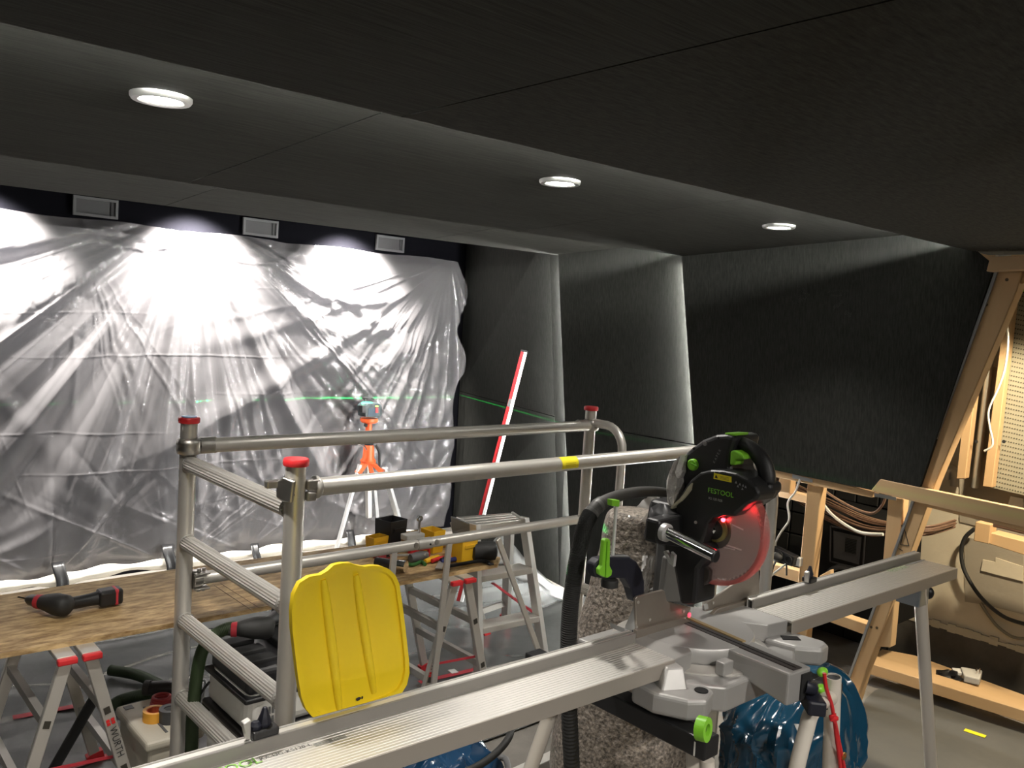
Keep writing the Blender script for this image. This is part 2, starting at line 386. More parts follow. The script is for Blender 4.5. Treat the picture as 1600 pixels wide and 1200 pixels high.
# ================================================================== DOWNLIGHTS
def downlight(x, y, h, lab, grp, watts, target=None, deg=105, col=(1, .95, .88)):
    t = thing('downlight', lab, 'ceiling light', (x, y, h-.012), grp)
    obj('trim_ring', B().lathe([(.046, -.0), (.058, .0), (.062, .006), (.062, .012), (.044, .012), (.042, .004), (.046, 0)], (x, y, h-.012), (0, 0, 1), 28, False), mat('trim_silver', (.5, .5, .48), .35, .8), t, smooth=40)
    obj('lens', B().lathe([(.0, 0), (.030, 0), (.041, .003), (.041, .008), (0, .008)], (x, y, h-.011), (0, 0, 1), 24, False), LENS, t, smooth=40)
    l = spot('downlight_lamp', (x, y, h-.03), target or (x, y, 0), watts, deg, col, .035, .75)
    return t
def c2z(x, y): return 2.13-.09*(y-(lip3(x)-.1))/(lip2(x)-lip3(x)+.1)
for px, py, lab in ((252, 150, 'round ceiling downlight glaring brightest, before the ceiling seam furthest from the timber frame'),
                    (875, 282, 'round ceiling downlight between the two panel seams of its ceiling bay'),
                    (1217, 352, 'round ceiling downlight near the leaning black wall panel')):
    h = 2.10
    for _ in range(6): p = OZ(px, py, h); h = c2z(p.x, p.y)
    downlight(p.x, p.y, h, lab, 'downlights in the middle ceiling bay', W_DOWN*(1.5 if px < 300 else 1. if px < 1000 else 1.05))
for x, wt in ((-.5, 1.2), (.75, 1.), (1.95, .9)):
    downlight(x, -.45, 2.04, 'round ceiling downlight in the bay above the viewer', 'downlights in the near ceiling bay', W_NEAR*wt, (x+.1, .35, 0), 120)
for x, wt in ((-.3, .6), (.85, .9), (2.0, 1.15), (3.05, 1.1)):
    downlight(x, 4.97, 2.24, 'round ceiling downlight close above the plastic sheet', 'downlights over the screen', W_SCREEN*wt, (x, 5.36, 1.55), 108)
# ================================================================== RECESSED BOXES above the screen
for i, x0 in enumerate((1.33, 2.315, 3.297)):
    lab = ('grey recessed wall box above the sheet, nearest the brightest downlight', 'grey recessed wall box above the middle of the plastic sheet', 'grey recessed wall box above the sheet beside the black wall panel')[i]
    t = thing('recessed_box', lab, 'wall box', (x0+.118, 5.25, 2.10), 'recessed boxes above the screen')
    x1 = x0+.236; z0, z1 = 2.098, 2.205; w = .014
    gm = mat('galvanised_grey', (.15, .15, .155), .6); gi = mat('box_liner', (.09, .09, .093), .7)
    b = B(); b.box(x0, x1, 5.235, 5.252, z0, z0+w); b.box(x0, x1, 5.235, 5.252, z1-w, z1); b.box(x0, x0+w, 5.235, 5.252, z0+w, z1-w); b.box(x1-w, x1, 5.235, 5.252, z0+w, z1-w)
    obj('flange', b, gm, t)
    obj('liner', B().box(x0+w, x1-w, 5.248, 5.258, z0+w, z1-w), gi, t)
    obj('side_fold', B().box(x1-w-.022, x1-w, 5.242, 5.25, z0+w, z1-w), mat('box_fold', (.05, .05, .052), .7), t)
# ================================================================== PLASTIC SHEET
def build_sheet():
    nu, nv = 980, 410
    X0, X1 = -.9, 3.99; Z1 = 2.078; Z0 = .045
    u = np.linspace(0, 1, nu)[None, :]; v = np.linspace(0, 1, nv)[:, None]
    X = X0+(X1-X0)*u+0*v; Zt = Z1+.006*np.sin(X*9)-.03*np.exp(-((X-1.0)/.25)**2)*0
    sag = 0*X
    Z = Z0+(Zt-Z0)*v
    # right edge: ragged, flared out at the top corner
    edge = .03*np.sin(9*v+1)+.02*np.sin(23*v)+.05*np.exp(-((v-.90)/.06)**2)-.03*np.exp(-((v-.75)/.05)**2)+.03*np.exp(-((v-.60)/.06)**2)-.05*np.exp(-((v-.05)/.08)**2)
    wgt = np.clip((u-.9)/.1, 0, 1)**1.5
    X = X+edge*wgt
    r = np.random.RandomState(5)
    Y = np.full_like(X, 0.)
    def fan(cx, cz, n, slope, spread, seed, reach, down=True, wmin=.008, wmax=.05, start=.12):
        rr = np.random.RandomState(seed)
        dx = X-cx; dz = Z-cz; rad = np.sqrt(dx*dx+dz*dz)+1e-3; ang = np.arctan2(dx, -dz if down else dz)
        out = 0*X
        for _ in range(n):
            a0 = rr.uniform(-spread, spread); wd = wmin+(wmax-wmin)*rr.uniform(0, 1)**2.2; am = slope*wd*rr.uniform(.25, 1)*rr.choice((1, 1, -.7))
            bend = rr.uniform(-.07, .07)
            L = reach*rr.uniform(.45, 1.15)
            out += am*rad*np.exp(-((ang-a0-bend*rad)/wd)**2)*np.clip((rad-.03)/start, 0, 1)*np.exp(-(rad/L)**4)
        return out
    Y -= fan(1.32, 2.09, 40, .45, 1.5, 1, 1.2)
    Y -= fan(1.98, 2.22, 150, .75, 1.2, 2, 2.4, wmin=.005, wmax=.085)
    Y -= fan(2.72, 2.10, 26, .30, 1.4, 3, .9)
    Y -= fan(3.90, 2.09, 80, .75, 1.25, 4, 2.2, wmax=.07)
    Y -= fan(.2, 2.12, 40, .32, 1.4, 6, 1.8)
    for i, cx in enumerate((.55, 1.24, 1.92, 2.40, 2.98, 3.6)):
        Y -= fan(cx, .05, 34, .55, 1.2, 20+i, .85, False)
    # swags hanging between the gathers
    for cx, cz, ra, rb, am in ((3.10, 2.07, .62, .36, .030), (3.10, 2.07, .72, .56, .024), (3.05, 2.07, .9, .80, .020), (1.66, 2.1, .3, .16, .014), (2.35, 2.1, .34, .18, .014)):
        q = np.sqrt(((X-cx)/ra)**2+((Z-cz)/rb)**2)
        Y -= am*np.exp(-((q-1)/.09)**2)-.5*am*np.exp(-((q-.8)/.12)**2)
    # fold creases of the packed sheet
    for k in range(9):
        z0 = .2+k*.225; Y -= .0022*np.exp(-((Z-z0-.012*np.sin(X*2.3+k*1.7)-.008*np.sin(X*5.1+k))/.005)**2)*np.clip(.5+.8*np.sin(X*1.9+k*2.1), 0, 1)
    for k in range(14):
        x0 = -.6+k*.34; Y -= .0015*np.exp(-((X-x0-.01*np.sin(Z*3+k))/.005)**2)*np.clip(.3+.9*np.sin(Z*3.1+k*2.7), 0, 1)
    # crumple on the right part
    n1 = np.zeros_like(X)
    for k in range(60):
        a = r.uniform(.55, 1.1); f = r.uniform(16, 85); n1 += np.sin((X*np.cos(a)-Z*np.sin(a)*.6)*f+r.uniform(0, 6.3)+1.5*np.sin(Z*r.uniform(3, 9)+X*4))/f
    Y -= .036*n1*np.clip((X-2.5)/1.3, .10, 1)*np.clip((2.0-Z)/.5, .2, 1)
    bulge = .07*np.sin(np.clip((Z-Z0)/(Z1-Z0), 0, 1)*PI)**.8
    Yf = 5.20-bulge*.8+Y*1.0
    Yf -= .03*wgt
    vs = np.stack([X, Yf, Z], -1).reshape(-1, 3)
    b = B(); b.v = [tuple(p) for p in vs]
    b.f = [(j*nu+i, j*nu+i+1, (j+1)*nu+i+1, (j+1)*nu+i) for j in range(nv-1) for i in range(nu-1)]
    return b
obj('plastic_sheet', build_sheet(), SHEET, None, smooth=180, label='clear crinkled plastic dust sheet hung over the whole projection screen', category='plastic sheet')
# turned-over corner of the sheet at the top right
def flap(u, v):
    a = OY(697+26*u, 404+4*u, 5.13); c = OY(692+10*u, 470, 5.13)
    k = math.sin(PI*v)*12*u
    p = OY(697+29*u*(1-.75*v)+k, 403+70*v, 5.12-.03*math.sin(6*u+5*v)); return p
cl = obj('screen_cloth', B().path(smoothpath([OY(-120, 934, 5.1), OY(0, 917, 5.1), OY(95, 906, 5.1), OY(180, 889, 5.1), OY(270, 880, 5.1), OY(330, 872, 5.1), OY(402, 864, 5.1), OY(470, 854, 5.1), OY(553, 845, 5.1), OY(640, 836, 5.1), OY(692, 832, 5.1)], 8),
    [.030+.007*math.sin(i*.9)+.006*math.sin(i*.37+1) for i in range(81)], 10), CLOTHW, None, smooth=60, label='rolled white cloth edge along the foot of the plastic sheet', category='cloth')
for i, (x, y, s) in enumerate(((97, 903, 1.), (268, 873, 1.), (404, 863, .8), (553, 846, .95))):
    b = B(); c = OY(x, y, 5.04); sx = .032*s
    b.grid(lambda u, v: (c.x-sx+2*sx*u+.006*math.sin(5*v+i), c.y+.075*v*v-.004*math.sin(7*u+i), c.z-.075+.145*s*v), 6, 8)
    t = obj('tape_strip', b, TAPEB, None, smooth=60, label='black tape strip holding the white cloth edge to the plastic sheet', category='tape', group='black tapes along the foot of the sheet')
    sd = t.modifiers.new('s', 'SOLIDIFY'); sd.thickness = .002
# green laser line lying on the sheet
# ================================================================== FLOOR COVERINGS
def film(name, pts, mt, lab, amp, seed, nu=120, nv=90):
    A, Bq, Cq, D = [Vector((*p, 0)) for p in pts]
    def fn(u, v):
        p = (A*(1-u)+Bq*u)*(1-v)+(D*(1-u)+Cq*u)*v
        n = noise.fractal(Vector((p.x*1.6+seed, p.y*1.3, 0)), 1, 2, 4)
        rdg = abs(noise.noise(Vector((p.x*1.1+seed, p.y*2.6, 3.))))
        return Vector((p.x, p.y, .006+amp*max(0, n)*.5+amp*.5*(1-min(1, rdg*6))))
    return obj(name, B().grid(fn, nu, nv), mt, None, smooth=180, label=lab, category='floor covering')
film('floor_film', [(-1.35, 2.45), (3.66, 2.45), (3.9, 5.0), (-1.35, 5.0)], FILMF, 'shiny grey plastic film spread over the floor below the sheet', .030, 1., 220, 140)
# film turned up at the foot of the wall by the screen
def upfilm(u, v):
    y = 3.2+1.7*u; h = .015+.11*v*(.5+.5*noise.noise(Vector((y*3, 0, 1))))+.16*v*math.exp(-((y-4.15)/.22)**2)
    return Vector((WX(h, -.02)-.10*(1-v)-.03*v+.02*noise.noise(Vector((y*9, v*3, 0)))+(.30*(y-3.6)/1.64 if y > 3.6 else 0)*.8, y, h))
obj('turned_up_film', B().grid(upfilm, 60, 14), mat('clear_film', (.55, .56, .55), .22, 0, .7, bump=(20, .8, one, .01), alpha=.6), None, smooth=180, label='clear plastic film turned up against the black wall foot', category='floor covering')
b = B()
fr = [OZ(x, y, 0.0) for x, y in [(1346, 1112), (1352, 1095), (1366, 1082), (1388, 1073), (1415, 1069), (1440, 1074), (1500, 1097), (1640, 1150), (1720, 1185), (1700, 1300), (1400, 1300), (1300, 1250), (1330, 1180), (1340, 1150)]]
obj('floor_fleece', B().prism([p+V(0, 0, .003) for p in fr], (0, 0, .006)), FILMR, None, label='grey floor fleece with rounded edge beside the timber frame', category='floor covering')
def tape(name, a, c, w, mt, lab, h=.0245):
    a = OZ(*a, h); c = OZ(*c, h); obj(name, B().bar(a, c, w, .0015), mt, None, label=lab, category='tape')
tape('floor_tape', (1507, 1140), (1540, 1151), .03, STICK, 'short yellow tape strip stuck on the grey floor fleece', .011)
tape('floor_tape', (20, 1121), (140, 1099), .035, RED_D, 'red tape line on the floor film behind the black pole')
tape('floor_tape', (95, 1203), (185, 1176), .035, RED_D, 'red tape line on the floor film beside the cream tool box')
tape('floor_tape', (655, 1066), (750, 1044), .03, RED_D, 'red tape line on the floor film under the trestle with tools')
obj('paper_scrap', B().bar(OZ(703, 1050, .026), OZ(713, 1048, .026), .04, .004), PAPER, None, label='small white paper scrap on the red floor tape', category='paper')
# ================================================================== TIMBER FRAME
ft = thing('open_stud_wall', 'open pine stud frame below and beside the black wall panel', 'timber frame', (3.8, 1.6, 0))
def plank(px, thick, mt=WOOD, off=.02, par=ft, name='stud', bev=.003):
    return obj(name, B().prism([OW(x, y, off) for x, y in px], (thick, 0, 0)), mt, par, bevel=bev, seg=1)
# slanted beam
BL = [(1556, 424), (1443, 724), (1313, 1096)]; 
bm_ = plank([(1557, 424), (1313, 1096), (1337, 1100), (1353.5, 1047), (1380, 981), (1463, 752), (1510, 640), (1590, 452), (1597, 424)], .065, WOOD, .0, name='slanted_beam')
obj('panel_edge_strip', B().prism([OW(x, y, -.012) for x, y in [(1554, 424), (1312, 1092), (1315, 1094), (1559, 424)]], (.01, 0, 0)), ZINC, bm_)
# pencilled triangle on the beam
b = B(); T = [OW(1413, 826, -.003), OW(1407, 851, -.003), OW(1420, 853, -.003)]
for a, c in ((0, 1), (1, 2), (2, 0)): b.bar(T[a], T[c], .003, .001, (1, 0, 0))
b.bar(OW(1404, 857, -.003), OW(1411, 861, -.003), .003, .001, (1, 0, 0))
obj('pencil_mark', b, INK, bm_)
for x, y in ((1573, 437), (1541, 476), (1436, 744), (1410, 822), (1361, 980), (1370, 981)):
    obj('screw_head', B().lathe([(.006, 0), (.006, .002)], OW(x, y, -.002), (1, 0, 0), 10), mat('screw_dark', (.12, .09, .05), .6, .5), bm_)
# rails of the trim: lower cross board and upper board
obj('cross_board', B().prism([OW(x, y, -.03) for x, y in [(1375, 749), (1620, 800), (1620, 829), (1367, 769), (1361, 766)]], (.028, 0, 0)), TRIMB, ft, bevel=.002, seg=1)
obj('cross_board_lip', B().prism([OW(x, y, -.02) for x, y in [(1443, 787), (1620, 829), (1620, 835), (1443, 791)]], (.03, 0, 0)), WOODY, ft)
obj('head_board', B().prism([OW(x, y, -.06) for x, y in [(1547, 401), (1640, 398), (1640, 420), (1541, 424)]], (.05, 0, 0)), TRIMB, ft, bevel=.002, seg=1)
obj('head_block', B().prism([OW(x, y, .02) for x, y in [(1590, 424), (1640, 424), (1640, 440), (1606, 440), (1596, 444)]], (.05, 0, 0)), WOOD, ft)
# plate under the black panel
plank([(1206, 731), (1368, 768), (1362, 778), (1206, 744)], .05, WOODY, .0, name='bottom_plate')
for a in ((1238, 741, 1269, 750), (1366, 770, 1400, 778)):
    obj('nail_plate', B().prism([OW(x, y, -.004) for x, y in [(a[0], a[1]), (a[2], a[3]-1), (a[2], a[3]+4), (a[0], a[1]+6)]], (.003, 0, 0)), ZINC, ft)
# studs
def stud(top, bot, wpx, thick=.07, off=.02):
    (xt, yt), (xb, yb) = top, bot
    return plank([(xt, yt), (xb, yb), (xb+wpx*.95, yb+2), (xt+wpx, yt+3)], thick, WOOD, off)
stud((1262, 751), (1229, 1092), 22, .055)
stud((1388, 776), (1368, 1010), 24, .055)
plank([(1218, 738), (1236, 743), (1234, 772), (1216, 768)], .05, WOOD, .05, name='spacer_block')
plank([(1216, 762), (1262, 775), (1262, 787), (1216, 776)], .045, WOODY, .12, name='spacer_block')
plank([(1186, 876), (1252, 893), (1250, 911), (1186, 892)], .05, WOODY, .06, name='cross_rail')
plank([(1282, 951), (1354, 975), (1350, 992), (1280, 966)], .06, WOODY, .05, name='cross_rail')
plank([(1282, 944), (1300, 948), (1298, 890), (1280, 900)], .03, WOOD, .1, name='spacer_block')
# floor plates
def lump(name, a, c, w, h0, h1):
    a = OZ(*a, h1); c = OZ(*c, h1); d = (c-a); n = V(d.y, -d.x, 0).normalized()*w
    obj(name, B().hexa([V(*p.xy, h0) for p in (a, c, c+n, a+n)], [V(*p.xy, h1) for p in (a, c, c+n, a+n)]), WOODY, ft, bevel=.003, seg=1)
b = B().hexa([V(*OZ(x, y, .115).xy, .06) for x, y in ((1352, 1034), (1640, 1122), (1640, 1107), (1366, 1024))], [OZ(x, y, .115) for x, y in ((1352, 1034), (1640, 1122), (1640, 1107), (1366, 1024))])
obj('floor_plate', b, WOODY, ft, bevel=.003, seg=1)
b = B().hexa([V(*OZ(x, y, .06).xy, 0) for x, y in ((1378, 1024), (1445, 1031), (1640, 1108), (1600, 1118), (1420, 1062))], [OZ(x, y, .06) for x, y in ((1378, 1024), (1445, 1031), (1640, 1108), (1600, 1118), (1420, 1062))]) if False else B().prism([V(*OZ(x, y, .07).xy, .001) for x, y in ((1366, 1024), (1378, 1014), (1430, 1024), (1640, 1100), (1640, 1118))], (0, 0, .069))
obj('floor_plate', b, WOODY, ft, bevel=.003, seg=1)
obj('sole_plate', B().prism([V(*OZ(x, y, .05).xy, .001) for x, y in ((1307, 1091), (1346, 1107), (1328, 1116), (1298, 1100))], (0, 0, .049)), WOODY, ft, bevel=.003, seg=1)
# timbers at the back, by the pegboard
for (a, c, e, f_) in (((1541, 300), (1561, 300), (1508, 748), (1494, 748)), ((1592, 300), (1606, 300), (1550, 762), (1535, 760))):
    bt = thing('back_batten', 'pine batten standing behind the leaning beam ' + ('next to the pegboard' if a[0] > 1580 else 'with a stub of cord at its foot'), 'timber', OX(*f_, 4.46))
    obj('batten', B().prism([OX(*q, 4.46) for q in (a, c, e, f_)], (.05, 0, 0)), WOOD, bt, bevel=.003, seg=1)
    obj('screw_head', B().lathe([(.008, 0), (.008, .003)], OX((c[0]+f_[0])/2-2, 690, 4.46)+V(-.002, 0, 0), (1, 0, 0), 10), INK, bt)
obj('conduit_pipe', B().tube(OX(1578, 305, 4.53), OX(1523, 762, 4.53), .017), mat('galvanised_pipe', (.42, .40, .34), .4, .6), None, smooth=40, label='grey conduit pipe running up between the two back battens', category='pipe')
obj('drain_elbow', B().path(smoothpath([OX(1478, 748, 4.555), OX(1481, 736, 4.555), OX(1489, 734, 4.555), OX(1492, 744, 4.555), OX(1491, 760, 4.555)], 6), .02, 12), mat('pale_pipe', (.45, .42, .35), .5), None, smooth=50, label='pale bent drain pipe on the wall behind the cross board', category='pipe')
# green insulation pad at the head
b = B()
for i in range(16):
    a = OX(1584+i*3.2, 440, 4.3); c = OX(1581+i*3.2, 456, 4.3)
    b.path([a, (a+c)/2, c], [.006, .0075, .006], 6)
pad = thing('green_pad', 'bright green ribbed pad under the head board', 'pad', OX(1600, 456, 4.3))
obj('ribs', b, GRN, pad, smooth=60); obj('base_strip', B().prism([OX(x, y, 4.3) for x, y in ((1579, 455), (1640, 455), (1640, 458), (1579, 458))], (.02, 0, 0)), BLKM, pad)
# ================================================================== CABLES, SPEAKER, POWER STRIP
rn = random.Random(11)
for i in range(18):
    k = i/17; j = rn.uniform(-5, 5)
    xo = 3.92+rn.uniform(0, .10)
    pts = [OX(1200+j, 742+30*k, xo), OX(1232+j, 752+24*k+j*.4, xo), OX(1290+j, 778+34*k+j, xo), OX(1350, 806+30*k+j, xo), OX(1400, 818+18*k+j*.6, xo), OX(1450, 822+14*k, xo), OX(1492+j*.4, 812+12*k, xo+.25)]
    obj('cable', B().path(smoothpath(pts, 5), .0036, 6), COPP if i % 3 else COPP2, None, smooth=60, label='brown cable in the sagging bundle inside the timber frame', category='cable', group='brown cables in the sagging bundle')
for i in range(7):
    xo = 4.2; k = i/6
    obj('cable', B().path(smoothpath([OX(1552, 815+7*k, xo), OX(1575, 818+9*k, xo), OX(1640, 832+12*k, xo)], 5), .0045, 6), COPP2 if i % 2 else COPP, None, smooth=60, label='pinkish brown cable lying above the pale timber block', category='cable', group='cables on the pale timber block')
tb = obj('timber_block', B().prism([OX(x, y, 4.3) for x, y in ((1547, 832), (1640, 856), (1640, 880), (1546, 850))], (.1, 0, 0)), WOODY, None, bevel=.003, seg=1, label='pale timber block under the pinkish cables', category='timber')
obj('timber_post', B().prism([OX(x, y, 4.28) for x, y in ((1524, 815), (1548, 820), (1545, 850), (1521, 845))], (.08, 0, 0)), WOOD, None, bevel=.003, seg=1, label='short timber post hung below the cross board', category='timber')
def cord(name, pts, r, mt, lab): return obj(name, B().path(smoothpath(pts, 8), r, 8), mt, None, smooth=60, label=lab, category='cable')
cord('white_cord', [OW(1250, 748, .0), OW(1243, 768, -.01), OW(1231, 786, -.02), OW(1233, 812, -.02), OW(1220, 832, -.02), OW(1212, 848, -.02), OW(1213, 860, 0)], .005, WCORD, 'white cord hanging in zigzag to the black power strip')
cord('white_cord', [OW(1280, 778, .12), OW(1296, 800, .11), OW(1318, 818, .10), OW(1345, 832, .10), OW(1380, 835, .10)], .007, WCORD, 'thick white cord curving between the two studs')
cord('white_cord', [OX(1577, 448, 4.2), OX(1578, 470, 4.2), OX(1571, 490, 4.2), OX(1575, 520, 4.2), OX(1574, 550, 4.2), OX(1569, 580, 4.2), OX(1560, 606, 4.2), OX(1545, 640, 4.2), OX(1546, 665, 4.2), OX(1551, 694, 4.2), OX(1538, 705, 4.2)], .005, WCORD, 'white cord hanging down from the green pad along a batten')
cord('beige_cord', [OW(1385, 772, .1), OW(1378, 790, .1), OW(1362, 802, .1), OW(1330, 792, .1), OW(1296, 772, .1), OW(1284, 760, .1)], .006, COPP2, 'beige cord looping under the bottom plate')
cord('black_cable', [OX(1523, 826, 4.53), OX(1508, 840, 4.53), OX(1502, 862, 4.53), OX(1507, 892, 4.53), OX(1530, 930, 4.53), OX(1560, 958, 4.53), OX(1590, 972, 4.53), OX(1650, 985, 4.53)], .010, BLKR, 'black cable arching down the rendered wall')
cord('grey_cable', [OX(1532, 942, 4.56), OX(1545, 962, 4.56), OX(1560, 980, 4.56), OX(1580, 994, 4.56), OX(1600, 998, 4.56), OX(1640, 996, 4.56)], .008, mat('dusty_cable', (.20, .18, .13), .7), 'dusty grey cable against the rendered wall foot')
cord('white_cord', [OW(1230, 880, .0), OW(1214, 892, 0), OW(1207, 898, 0), OW(1195, 908, 0), OW(1188, 918, 0)], .005, WCORD, 'white cord end hanging below the black power strip')
# loudspeaker with horn and woofer between the studs
sp = thing('loudspeaker', 'large black loudspeaker cabinet with rectangular horn between the studs', 'loudspeaker', (4.2, 2.35, .38))
f = 4.05
S0 = [OX(1268, 792, f), OX(1392, 824, f), OX(1382, 985, f), OX(1255, 950, f)]
obj('cabinet', B().prism(S0, (.36, 0, 0)), mat('speaker_black', (.005, .005, .005), .8, 0, .2), sp, bevel=.006)
hq = lambda q, dx: [OX(x, y, f)+V(dx, 0, 0) for x, y in q]
out = [(1303, 829), (1347, 839), (1343, 882), (1303, 871)]; inn = [(1321, 840), (1339, 844), (1337, 866), (1320, 862)]
b = B(); a_ = hq(out, -.004); c_ = [OX(x, y, f)+V(-.001, 0, 0) for x, y in inn]
b.add(a_+c_, [(i, (i+1) % 4, 4+(i+1) % 4, 4+i) for i in range(4)])
hn = obj('horn', b, mat('horn_grey', (.02, .02, .02), .5), sp)
b = B()
for i in range(9):
    p0 = OX(1321, 842+i*2.4, f-.003); p1 = OX(1338, 846+i*2.4, f-.003); b.bar(p0, p1, .003, .004, (1, 0, 0))
obj('horn_slot', b, HOLE, hn)
b = B(); o2 = [(1298, 822), (1352, 834), (1348, 890), (1297, 877)]
for i in range(4): b.bar(OX(*o2[i], f-.003), OX(*o2[(i+1) % 4], f-.003), .006, .006, (1, 0, 0))
obj('horn_frame', b, mat('frame_black', (.02, .02, .02), .5), sp)
wc = OX(1318, 915, f)
obj('woofer', B().lathe([(.10, -.008), (.088, -.01), (.08, .0), (.03, .012), (.0, .008)], wc, (1, 0, 0), 36, False), mat('cone_grey', (.05, .05, .05), .5), sp, smooth=50)
obj('woofer_ring', B().ring(wc+V(-.008, 0, 0), (1, 0, 0), .09, .105, .008, 40), mat('ring_black', (.022, .022, .022), .4), sp)
ps = thing('power_strip', 'black power strip hung beside the stud with white cord', 'power strip', OW(1215, 885, 0))
a = OW(1188, 850, -.02); c = OW(1243, 877, -.02)
obj('body', B().bar(a, c, .05, .045, (1, 0, 0)), BLK, ps, bevel=.004)
for k in (.35, .62, .88): 
    p = a.lerp(c, k)+V(-.024, 0, 0); obj('socket', B().lathe([(.020, 0), (.020, -.006), (.014, -.006), (.014, 0)], p, (1, 0, 0), 18, False), BLKM, ps)
obj('plug', B().blob(OW(1214, 870, -.05), (.022, .03, .022), 12, 8), BLKR, ps, smooth=60)
obj('drop_lead', B().path(smoothpath([OW(1214, 873, -.05), OW(1208, 885, -.03), OW(1205, 897, -.02)], 6), .006, 8), BLKR, ps)
obj('drop_lead', B().path([OW(1229, 878, -.02), OW(1229, 899, -.02)], .004, 8), BLKR, ps)
obj('grey_socket', B().prism([OW(x, y, -.01) for x, y in ((1240, 870), (1250, 873), (1249, 886), (1239, 884))], (.03, 0, 0)), WHT, ps, bevel=.003)
# coiled cable on the floor of the frame
b = B()
for k in range(5):
    c = OX(1220, 930, 4.3)+V(rn.uniform(-.04, .04), rn.uniform(-.04, .04), rn.uniform(-.05, .05)); b.path(arc(c, .13+.012*k, 0, 2*PI, 28, (0, 1, .1), (.1, 0, 1)), .006, 6, False)
obj('coiled_cable', b, BLKR, None, smooth=60, label='coil of black cable behind the lower cross rail', category='cable')
# cage of thin rods on the lower right of the frame
# adapter on the floor plate
ad = thing('plug_adapter', 'white plug adapter lying on the pale floor plate', 'adapter', OZ(1510, 1070, .09))
A0 = OZ(1518, 1062, .09)
obj('body', B().prism([V(*OZ(x, y, .09).xy, .09) for x, y in ((1500, 1052), (1534, 1058), (1530, 1072), (1505, 1066))], (0, 0, .035)), WHT, ad, bevel=.006)
for dx in (0, 5): obj('pin', B().tube(OZ(1525+dx, 1053, .125), OZ(1525+dx, 1053, .125)+V(0, 0, .028), .004, 8), CHROME, ad)
obj('plug_flap', B().prism([V(*OZ(x, y, .10).xy, .10) for x, y in ((1487, 1047), (1508, 1049), (1503, 1056), (1490, 1054))], (0, 0, .012)), PAPER, ad)
sb = obj('black_bag_scrap', B().blob(OZ(1483, 1058, .10), (.05, .05, .03), 12, 8, .8, 2), TAPEB, None, smooth=60, label='scrap of black plastic beside the white adapter', category='scrap')
obj('black_pipe', B().tube(OZ(1500, 1078, .085), OZ(1660, 1128, .085), .022, 14), mat('glossy_black_pipe', (.03, .03, .03), .2), None, smooth=50, label='glossy black pipe lying along the floor plate', category='pipe')
# work lamp in the open bay
wlp = V(3.88, .93, 1.93)
wk = thing('work_lamp', 'work lamp hung in the open wall bay', 'lamp', wlp)
obj('housing', B().lathe([(.02, .10), (.05, .08), (.07, .01), (.066, .01), (.046, .07), (.0, .08)], wlp, (0, 0, 1), 24, False), BLK, wk, smooth=50)
obj('bulb', B().blob(wlp+V(0, 0, .03), (.028, .028, .035), 14, 10), mat('bulb_glow', (1, 1, 1), .3, emit=((1, .86, .62), 40)), wk, smooth=180)
obj('hanging_cord', B().tube(wlp+V(0, 0, .1), V(3.88, .93, 2.42), .004, 8), BLKR, wk)
spot('work_lamp_light', wlp+V(0, 0, -.005), wlp+V(.70, .60, -1.70), W_WORK, 98, (1, .84, .60), .05, .35)
# ================================================================== SCAFFOLD
PX1, PY1, PY2, PX3 = 1.0134, 1.9301, 2.6359, 2.832
R0 = .0254
P1 = V(PX1, PY1, 0); P2 = V(PX1, PY2, 0); P3 = V(PX3, PY2, 0); P4 = V(PX3, PY1, 0)
zr = H-.5143; zt = H-.4604; zl = H-.8878
scf = thing('scaffold_tower', 'aluminium rolling scaffold tower with red tube caps and guard rails', 'scaffold', (1.9, 2.28, 0))
tops = {1: 1.283, 2: 1.296, 3: 1.29, 4: 1.225}
for k, p in ((1, P1), (2, P2), (3, P3), (4, P4)):
    top = tops[k]
    po = obj('post', B().lathe([(R0-.004, top), (R0, top), (R0, .09), (R0-.004, .09), (R0-.004, top)], p, (0, 0, 1), 24, False), ALU, scf, smooth=50)
    obj('cap', B().lathe([(0, top-.004), (.031, top-.004), (.0325, top+.001), (.0325, top+.010), (.030, top+.014), (.012, top+.0145), (0, top+.0145)], p, (0, 0, 1), 28, False), RED, po, smooth=40)
    if k == 2: obj('cap_sticker', B().lathe([(0, top+.0165), (.023, top+.0165)], p, (0, 0, 1), 20, False).lathe([(.023, top+.0165), (.023, top+.0145)], p, (0, 0, 1), 20, False), SKYB, po)
    obj('foot_spindle', B().lathe([(.016, .03), (.016, .12)], p, (0, 0, 1), 16), ALU_D, po)
    obj('foot_plate', B().lathe([(.06, .002), (.06, .010), (.02, .03)], p, (0, 0, 1), 20), GREYP, po)
obj('locking_hole', B().lathe([(.005, 0), (.005, .002)], P1+(V(-.6, -.75, 0).normalized())*(R0-.001)+V(0, 0, 1.21), (-.6, -.75, 0), 12), HOLE, scf)
# ribbed rungs between posts of the end frame
def ribtube(p0, p1, r, n=20, depth=.0022):
    p0 = Vector(p0); p1 = Vector(p1); d = (p1-p0).normalized(); x, y = frame(d); vs = []
    nn = n*2
    for p in (p0, p1):
        for j in range(nn): a = 2*PI*j/nn; vs.append(p+(x*math.cos(a)+y*math.sin(a))*(r-(depth if j % 2 else 0)))
    return B().add(vs, [(j, (j+1) % nn, nn+(j+1) % nn, nn+j) for j in range(nn)]+[tuple(range(nn))[::-1], tuple(range(nn, 2*nn))])
for i in range(5):
    h = zr-.25*i
    if h < .1: break
    rg = obj('rung', ribtube(P2+V(0, -R0*.7, h), P1+V(0, R0*.7, h), R0*.98), ALU, scf, smooth=25)
    for p, s in ((P2, -1), (P1, 1)):
        obj('weld', B().lathe([(R0*1.0, 0), (R0*1.10, .004), (R0*1.02, .009)], p+V(0, s*R0*.83, h), (0, s, 0), 24, False), ALU_D, rg, smooth=60)
